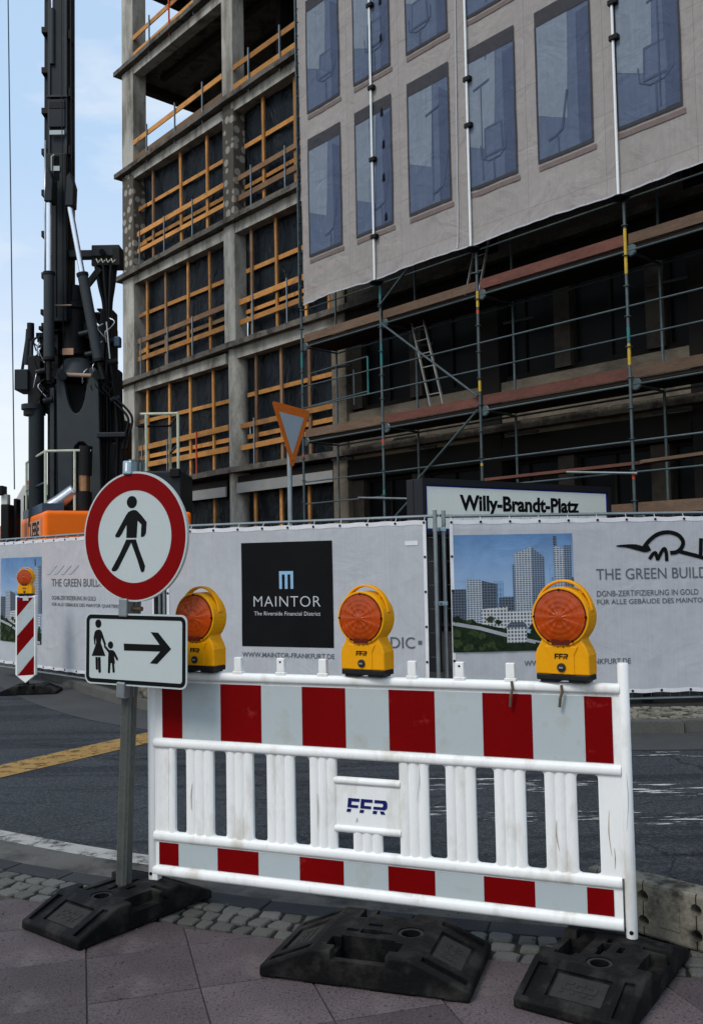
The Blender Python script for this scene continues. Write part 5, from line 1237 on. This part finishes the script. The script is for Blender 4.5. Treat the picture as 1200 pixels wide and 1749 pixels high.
# ------------------------------------------------------------------ drilling rig
rg = thing('drilling_rig', 'tall dark drilling rig with orange engine housing and chrome hydraulic cylinders behind the fence', 'drilling rig', (-6.6, 22, 0))
OX, OY = -6.6, 22.0
def P3(X, Z, Y=22.0): k = Y / 22.0; return (X * k - OX, Y - OY, (Z - 1.55) * k + 1.55)
def rbox(name, mat, X0, X1, Z0, Z1, Y0, Y1, parent=rg, bevel=.02): return MB().box(X0 - OX, X1 - OX, Y0 - OY, Y1 - OY, Z0, Z1).build(name, mat, parent, bevel=bevel)
def rtube(name, mat, p, q, r_, parent=rg, n=14): return MB().tube(p, q, r_, n).build(name, mat, parent, auto=True)
mast = rbox('mast', 'rig_grey', -7.18, -6.75, 7.6, 19.5, 22.0, 22.7)
rbox('mast_rail', 'rig_black', -7.35, -7.183, 7.9, 19.5, 22.15, 22.6, mast); rbox('mast_rail', 'rig_black', -6.747, -6.69, 7.6, 19.5, 22.1, 22.4, mast)
rbox('mast_flange', 'rig_plate', -7.20, -7.14, 7.6, 19.5, 21.96, 22.1, mast, .005); rbox('mast_flange', 'rig_plate', -6.79, -6.735, 7.6, 19.5, 21.96, 22.1, mast, .005)
low = rbox('lower_mast', 'rig_grey', -7.22, -6.72, 7.5, 11.62, 21.86, 22.05, mast)
rbox('mast_plate', 'rig_grey', -7.16, -6.77, 12.3, 13.0, 21.93, 22.02, mast); rbox('mast_plate', 'rig_black', -7.16, -6.77, 12.75, 12.95, 21.92, 22.02, mast); rbox('mast_joint', 'rig_plate', -7.22, -6.71, 13.05, 13.10, 21.92, 22.02, mast, .004)
rbox('mast_tag', 'sign_white', -7.14, -6.78, 12.10, 12.21, 21.90, 21.93, mast, .003); rbox('slot', 'hole_black', -7.01, -6.89, 10.95, 11.55, 21.85, 21.87, mast, .0); rbox('mast_tag', 'sign_white', -7.03, -6.87, 11.17, 11.29, 21.83, 21.86, mast, .003)
rbox('slot', 'hole_black', -6.97, -6.94, 7.6, 10.95, 21.85, 21.87, mast, .0)
rtube('side_pipe', 'rig_plate', P3(-7.10, 13.9), P3(-7.10, 15.3), .07, mast); rtube('side_pipe', 'steel_bright', P3(-7.10, 15.3), P3(-7.10, 16.4), .04, mast)
for k in range(9): rbox('mast_bracket', 'rig_black', -7.37, -7.15, 8.6 + k * 1.02, 8.75 + k * 1.02, 22.0, 22.3, mast, .01)
for k in range(5): rbox('mast_bracket', 'rig_black', -6.72, -6.66, 10.2 + k * 1.45, 10.42 + k * 1.45, 22.0, 22.3, mast, .01)
mb = MB(); mb.path([P3(-7.27, 12.0, 21.95), P3(-7.27, 10.0, 21.95), P3(-7.25, 8.0, 21.95)], .03, 8); mb.build('pipe', 'steel_bright', mast, smooth=True)
mb = MB(); mb.path([P3(-7.05, 11.65, 21.8), P3(-7.12, 11.6, 21.8), P3(-7.12, 10.9, 21.8), P3(-7.2, 10.75, 21.8)], .014, 6); mb.build('pipe', 'rig_yellow_white', mast, smooth=True)
rtube('rope', 'rig_black', P3(-6.90, 19, 21.8), P3(-6.83, 6.2, 21.8), .012, rg, 6); rtube('rope', 'rig_black', P3(-6.66, 19, 22), P3(-6.62, 9.4, 22), .02, rg, 6)
rtube('hoist_rope', 'blue_steel', P3(-8.22, 18), P3(-8.0, 3.5), .016, rg, 6)
for (a, b, c, d_) in (((-7.18, 10.45), (-7.18, 8.70), (-7.18, 6.62), (-7.18, 6.1)), ((-6.67, 10.33), (-6.37, 8.66), (-5.99, 6.56), (-5.87, 6.1))):
    cy = rtube('cylinder_barrel', 'rig_plate', P3(*b, 21.5), P3(*c, 21.5), .122)
    rtube('piston_rod', 'chrome', P3(*a, 21.5), P3(*b, 21.5), .066, cy); rtube('end_eye', 'rig_black', P3(*c, 21.5), P3(*d_, 21.5), .06, cy)
    v = Vector(P3(*b, 21.5)) - Vector(P3(*c, 21.5)); v.normalize()
    for e_ in (b, c): p = Vector(P3(*e_, 21.5)); rtube('collar', 'rig_black', p - v * .03, p + v * .04, .14, cy)
    x, z = a[0] * .977 , a[1]; MB().prism([(x - .085, z - .2), (x + .10, z - .2), (x + .12, z + .3), (x + .03, z + .62), (x - .05, z + .5)], -.62, -.3).build('rod_bracket', 'rig_grey', rg, bevel=.02).location = (-OX, 0, 0)
# winch drum, gearbox cone
mb = MB(); mb.lathe([(.30, 6.75), (.36, 6.78), (.36, 6.9), (.30, 6.92), (.29, 7.9), (.36, 7.92), (.36, 8.06), (.28, 8.1), (.24, 8.5)], (-6.70 - OX, .45, 0), 'z', 24); mb.build('winch_drum', 'rig_black', rg, auto=True)
mb = MB(); mb.lathe([(.52, 6.12), (.50, 6.25), (.36, 6.5), (.30, 6.62)], (-6.55 - OX, .2, 0), 'z', 28); mb.build('gearbox', 'rig_plate', rg, auto=True)
rbox('label_plate', 'rig_decal', -6.78, -6.52, 6.66, 6.82, 21.75, 21.78, rg, .004); rbox('cross_beam', 'pin_brown', -7.0, -6.55, 7.83, 7.86, 21.7, 21.75, rg, .004)
# main bracket plate with its deep cut and arch
out = [(-6.86, 2.9), (-6.91, 6.22), (-6.88, 6.33), (-6.80, 6.33), (-6.745, 6.1), (-6.66, 5.62), (-6.60, 5.42), (-6.53, 5.29), (-6.45, 5.24), (-6.37, 5.28), (-6.30, 5.40), (-6.24, 5.60), (-6.17, 6.05), (-6.13, 6.33), (-5.99, 6.33), (-5.92, 6.2), (-5.86, 2.9),
       (-6.12, 2.9), (-6.12, 4.3), (-6.17, 4.47), (-6.27, 4.57), (-6.38, 4.57), (-6.48, 4.47), (-6.53, 4.3), (-6.53, 2.9)]
bp_ = MB().prism([(x - OX, z) for x, z in out], -.30, -.12).build('main_bracket', 'rig_plate', rg, bevel=.02)
rbox('bracket_side', 'rig_plate', -7.13, -7.02, 2.9, 5.9, 21.9, 22.6, rg); rbox('bracket_side', 'rig_black', -7.02, -6.90, 2.9, 6.0, 21.95, 23.2, rg); rbox('bracket_back', 'rig_black', -6.86, -5.9, 2.9, 6.1, 22.3, 23.2, rg)
rtube('pin', 'pin_brown', P3(-6.80, 6.24, 21.72), P3(-6.16, 6.20, 21.72), .05, bp_)
for x in (-6.86, -6.02): rtube('pin_boss', 'rig_grey', P3(x, 6.22, 21.55), P3(x, 6.22, 22.0), .11, bp_)
# rotary head, kelly and casing at the left
kl = rtube('casing', 'rig_grey', P3(-7.48, 2.6), P3(-7.48, 5.5), .18); rtube('casing_collar', 'rig_black', P3(-7.57, 5.26), P3(-7.57, 5.40), .21, kl); rtube('casing_collar', 'rig_grey', P3(-7.57, 5.40), P3(-7.57, 5.52), .26, kl)
rbox('rotary_box', 'rig_grey', -7.94, -7.62, 5.85, 6.35, 21.8, 22.4); rbox('rotary_box', 'rig_black', -7.66, -7.35, 5.5, 6.7, 21.9, 22.5); rbox('rotary_box', 'rig_black', -7.45, -7.02, 5.4, 7.3, 22.2, 22.8)
rtube('guide_tube', 'rig_grey', P3(-7.72, 6.5), P3(-7.66, 7.35), .07); rtube('guide_tube', 'rig_plate', P3(-7.62, 5.6), P3(-7.60, 7.15), .05); rtube('guide_tube', 'rig_black', P3(-7.83, 6.3), P3(-7.70, 7.2), .035); rtube('guide_tube', 'rig_black', P3(-7.62, 7.1), P3(-7.62, 7.5), .085)
rbox('machine_body', 'rig_black', -7.22, -6.95, 5.9, 8.0, 22.5, 23.0); rbox('machine_body', 'rig_black', -6.5, -5.75, 5.6, 7.6, 22.6, 23.0, rg, .1); rbox('machine_body', 'rig_black', -7.45, -6.9, 2.9, 5.9, 22.7, 23.2); rbox('machine_body', 'rig_black', -6.0, -5.42, 2.9, 5.2, 22.5, 23.0, rg, .08)
for k, (X, Z) in enumerate(((-7.30, 6.9), (-7.38, 6.3), (-7.2, 5.6), (-5.72, 7.0), (-5.66, 6.5), (-6.35, 7.2), (-6.2, 6.7), (-5.6, 5.6))): rtube('hydraulic_motor', 'rig_grey', P3(X - .1, Z, 21.9), P3(X + .12, Z + .05, 21.9), .075)
mb = MB(); rv = random.Random(3)
for k in range(150):
    X, Z = rv.uniform(-7.5, -7.05) if k % 2 else rv.uniform(-6.45, -5.75), rv.uniform(5.3, 7.9)
    a = rv.uniform(.02, .09); b = rv.uniform(.02, .10); mb.box(X - a - OX, X + a - OX, rv.uniform(.0, .3), rv.uniform(.4, .6), Z - b, Z + b)
mb.build('hydraulic_fittings', 'rig_black', rg, bevel=.008, seg=1)['kind'] = 'stuff'
for k in range(34):
    X, Z = (rv.uniform(-7.5, -7.2), rv.uniform(5.9, 7.3)) if k % 2 else (rv.uniform(-6.3, -5.7), rv.uniform(6.0, 7.6))
    mb = MB(); p = Vector(P3(X, Z, 21.75)); mb.path(smooth_pts([tuple(p), tuple(p + Vector((rv.uniform(-.15, .15), -.05, -.12))), tuple(p + Vector((rv.uniform(-.15, .15), 0, -.35)))], 5), .016, 6); mb.build('hydraulic_line', 'steel_bright' if k % 3 == 0 else 'rig_black', rg, smooth=True)
# hose boom and hoses on the right
arm = rbox('hose_boom', 'rig_grey', -6.72, -6.10, 9.10, 9.28, 22.0, 22.25); rbox('boom_head', 'rig_grey', -6.13, -5.46, 9.08, 9.36, 21.9, 22.35, arm); rbox('boom_comb', 'rig_black', -6.13, -5.48, 8.86, 9.0, 21.9, 22.0, arm, .005); rbox('boom_end', 'rig_black', -5.62, -5.44, 8.84, 9.30, 21.88, 22.3, arm)
rtube('boom_pin', 'rig_black', P3(-5.9, 9.22, 21.7), P3(-5.9, 9.22, 21.9), .07, arm)
MB().bar(P3(-6.38, 8.25, 21.9), P3(-5.95, 8.80, 21.9), .1, .14).build('boom_strut', 'rig_black', rg)
for k in range(4): mb = MB(); x = -6.04 + k * .12; mb.path([P3(x, 9.05, 21.8), P3(x + .04, 8.95, 21.8), P3(x + .10, 9.02, 21.8)], .014, 6); mb.build('hose_hook', 'rig_yellow_white', arm, smooth=True)
for k in range(9):
    t = k / 8; x0 = -6.06 + .5 * t; x1 = -5.86 + .17 * t; x2 = -5.93 + .35 * t; x3 = -6.02 + .62 * t; y = 21.9 + .12 * (k % 3)
    mb = MB(); mb.path(smooth_pts([P3(x0, 8.9, y), P3((x0 * 1 + x1) / 2, 8.35, y), P3(x1, 7.85, y), P3(x1 + .02 * (k % 2), 6.9, y), P3(x2, 6.2, y), P3(x3, 5.0, y + .1), P3(x3 - .02, 3.9, y + .1), P3(x3 - .1, 2.7, y + .1)], 5), .040, 7); mb.build('hose', 'rig_black', rg, smooth=True)
MB().box(-5.95 - OX, -5.62 - OX, -.05, .4, 6.4, 7.8).build('hose_sleeve', 'rig_black', rg, bevel=.05); MB().box(-6.02 - OX, -5.42 - OX, .05, .55, 2.7, 4.6).build('hose_cover', 'rig_black', rg, bevel=.05); MB().box(-5.9 - OX, -5.55 - OX, .2, .6, 4.6, 6.4).build('hose_cover', 'rig_black', rg, bevel=.05)
for dx in (0, .09):
    mb = MB(); mb.path(smooth_pts([P3(-5.62 + dx * .4, 5.55 + dx, 21.8), P3(-5.36 + dx, 5.28 + dx * .4, 21.8), P3(-5.28 + dx, 5.08, 21.8), P3(-5.36 + dx, 4.75, 21.8), P3(-5.42 + dx, 4.4, 21.8)], 6), .03, 8); mb.build('hose_loop', 'rig_black', rg, smooth=True)
rbox('hose_clamp', 'rig_grey', -5.95, -5.27, 4.66, 4.78, 21.65, 21.8); rbox('floodlight', 'blue_steel', -5.58, -5.43, 6.85, 7.1, 21.8, 22.0, rg, .03)
rtube('conduit', 'rig_white', P3(-5.80, 7.5, 21.7), P3(-5.72, 6.6, 21.7), .016)
# orange engine housing turned a little to the left
m4 = Matrix.Translation((-6.63 - OX, 20 - OY, 0)) @ Matrix.Rotation(R(26.9), 4, 'Z')
hs = MB().box(0, 3.3, 0, 4.5, 1.2, 2.86, m4).build('engine_housing', 'rig_orange', rg, bevel=.09, seg=4)
MB().box(-.006, .0, .25, 4.3, 1.5, 2.72, m4).build('dusty_side', 'rig_orange_dusty', hs); MB().box(-.010, -.0062, .5, 2.2, 2.25, 2.70, m4).build('decal', 'rig_decal', hs)
for a in (.5, 2.4): MB().box(-.012, -.004, a, a + 1.5, 1.75, 2.05, m4).build('vent', 'hole_black', hs)
o = text('LEBE', 'rig_black', hs, 0, 0, 0, 1.35, .36, bold=.03); o.matrix_basis = m4 @ Matrix.Translation((-.013, 2.0, 2.30)) @ Matrix.Rotation(R(-90), 4, 'Z')
MB().box(2.2, 2.203, -.004, 0, 1.3, 2.80, m4).build('panel_seam', 'rig_orange_dusty', hs)
MB().box(0.05, 3.2, .2, 4.4, .95, 1.19, m4).build('turntable', 'rig_black', rg)
for a in (-.25, 2.75):
    mb = MB(); pr_ = [(a, 0.5 + 0)]; 
    ol = [(4.6 + .48 * math.cos(R(t)), .5 + .48 * math.sin(R(t))) for t in range(-90, 91, 15)] + [(0.2 + .48 * math.cos(R(t)), .5 + .48 * math.sin(R(t))) for t in range(90, 271, 15)]
    n = len(ol); vs = [m4 @ Vector((x, yy, z + .08)) for x in (a, a + .8) for yy, z in ol]
    mb.add(vs, [tuple(range(n)), tuple(range(2 * n - 1, n - 1, -1))] + [(i, (i + 1) % n, n + (i + 1) % n, n + i) for i in range(n)]); mb.build('crawler_track', 'rig_black', rg)
# cab
cb = MB().prism([(-8.42 - OX, 1.6), (-8.42 - OX, 3.35), (-8.22 - OX, 3.72), (-7.18 - OX, 3.74), (-7.18 - OX, 1.6)], 1.2, 2.9).build('cab', 'rig_white', rg, bevel=.03)
MB().box(-8.20 - OX, -7.25 - OX, 1.19, 1.2, 2.78, 3.45).build('cab_window', 'dark_glass', cb); MB().box(-8.20 - OX, -7.9 - OX, 1.185, 1.2, 2.05, 2.28).build('grille', 'hole_black', cb)
mb = MB(); mb.lathe([(.085, 3.74), (.085, 3.80), (.07, 3.86)], (-8.17 - OX, 1.6, 0), 'z', 14); mb.build('beacon_light', 'tube_red', cb, auto=True)
rbox('tool_stack', 'rig_black', -8.33, -8.14, 1.2, 3.15, 22.0, 22.4); rbox('tool_stack', 'rig_white', -8.36, -8.20, 3.15, 3.4, 22.1, 22.3); rbox('tool_stack', 'rig_black', -8.45, -8.28, 3.38, 3.6, 22.0, 22.3); rbox('tool_stack', 'rig_decal', -8.5, -8.36, 1.2, 2.65, 22.2, 22.5); rbox('tool_stack', 'rig_black', -8.10, -8.02, 1.2, 3.3, 22.2, 22.5)
# exhaust and pipes
rtube('exhaust', 'copper', P3(-6.34, 3.42, 21), P3(-6.34, 3.80, 21), .12); rtube('exhaust', 'rig_black', P3(-6.34, 2.7, 21), P3(-6.34, 3.40, 21), .17); rtube('exhaust', 'rig_black', P3(-6.32, 3.8, 21), P3(-6.30, 4.5, 21), .15)
mb = MB(); mb.path(smooth_pts([P3(-7.15, 3.05, 21), P3(-6.9, 3.2, 21), P3(-6.55, 3.45, 21)], 5), .17, 12); mb.build('air_duct', 'steel_bright', rg, smooth=True); rtube('air_duct', 'rig_black', P3(-7.2, 2.9, 21.2), P3(-6.5, 3.05, 21.2), .22)
MB().box(.03, .5, .5, 4.0, 2.85, 3.05, m4).build('walkway', 'blue_steel', rg); rbox('walkway', 'rig_grey', -6.9, -5.3, 2.7, 2.9, 21.3, 22.3)
# railings
rl = bpy.data.objects.new('railing', None); COL.objects.link(rl); rl.parent = rg
A = [(-8.10 - OX, 23.1 - OY), (-6.90 - OX, 20.9 - OY), (-6.24 - OX, 20.9 - OY), (-5.88 - OX, 20.95 - OY)]
for (x, y), zb in zip(A[:3], (2.8, 2.8, 2.9)): MB().tube((x, y, zb), (x, y, 4.26), .032, 8).build('railing_post', 'rig_yellow_white', rl)
MB().tube((-7.48 - OX, 21.96 - OY, 2.8), (-7.48 - OX, 21.96 - OY, 4.26), .032, 8).build('railing_post', 'rig_yellow_white', rl)
for a, b in zip(A[:3], A[1:]): MB().tube((*a, 4.26), (*b, 4.26), .030, 8).build('railing_bar', 'rig_yellow_white', rl)
MB().tube((*A[0], 3.55), (*A[1], 3.55), .025, 8).build('railing_bar', 'blue_steel', rl)
r2 = bpy.data.objects.new('railing', None); COL.objects.link(r2); r2.parent = rg
B_ = [(-4.86, 22.0, 5.25), (-4.10, 22.0, 5.25), (-4.60, 23.6, 5.2), (-5.45, 23.6, 5.2)]
for x, y, z in B_: MB().tube((x - OX, y - OY, 3.85), (x - OX, y - OY, z), .035, 8).build('railing_post', 'rig_yellow_white', r2)
MB().tube((-5.0 - OX, 0, 5.25), (-4.10 - OX, 0, 5.25), .035, 8).build('railing_bar', 'rig_yellow_white', r2); MB().tube((-4.10 - OX, 0, 5.22), (-4.60 - OX, 1.6, 5.2), .03, 8).build('railing_bar', 'rig_black', r2); MB().tube((-4.60 - OX, 1.6, 5.2), (-5.45 - OX, 1.6, 5.2), .03, 8).build('railing_bar', 'rig_black', r2); MB().tube((-4.10 - OX, 0, 4.5), (-4.60 - OX, 1.6, 4.5), .03, 8).build('railing_bar', 'rig_black', r2)
rbox('platform_box', 'rig_grey', -5.05, -4.0, 2.6, 3.86, 21.8, 23.4, rg, .04); rbox('platform_light', 'rig_black', -4.25, -4.02, 3.7, 3.9, 21.7, 21.85, rg)
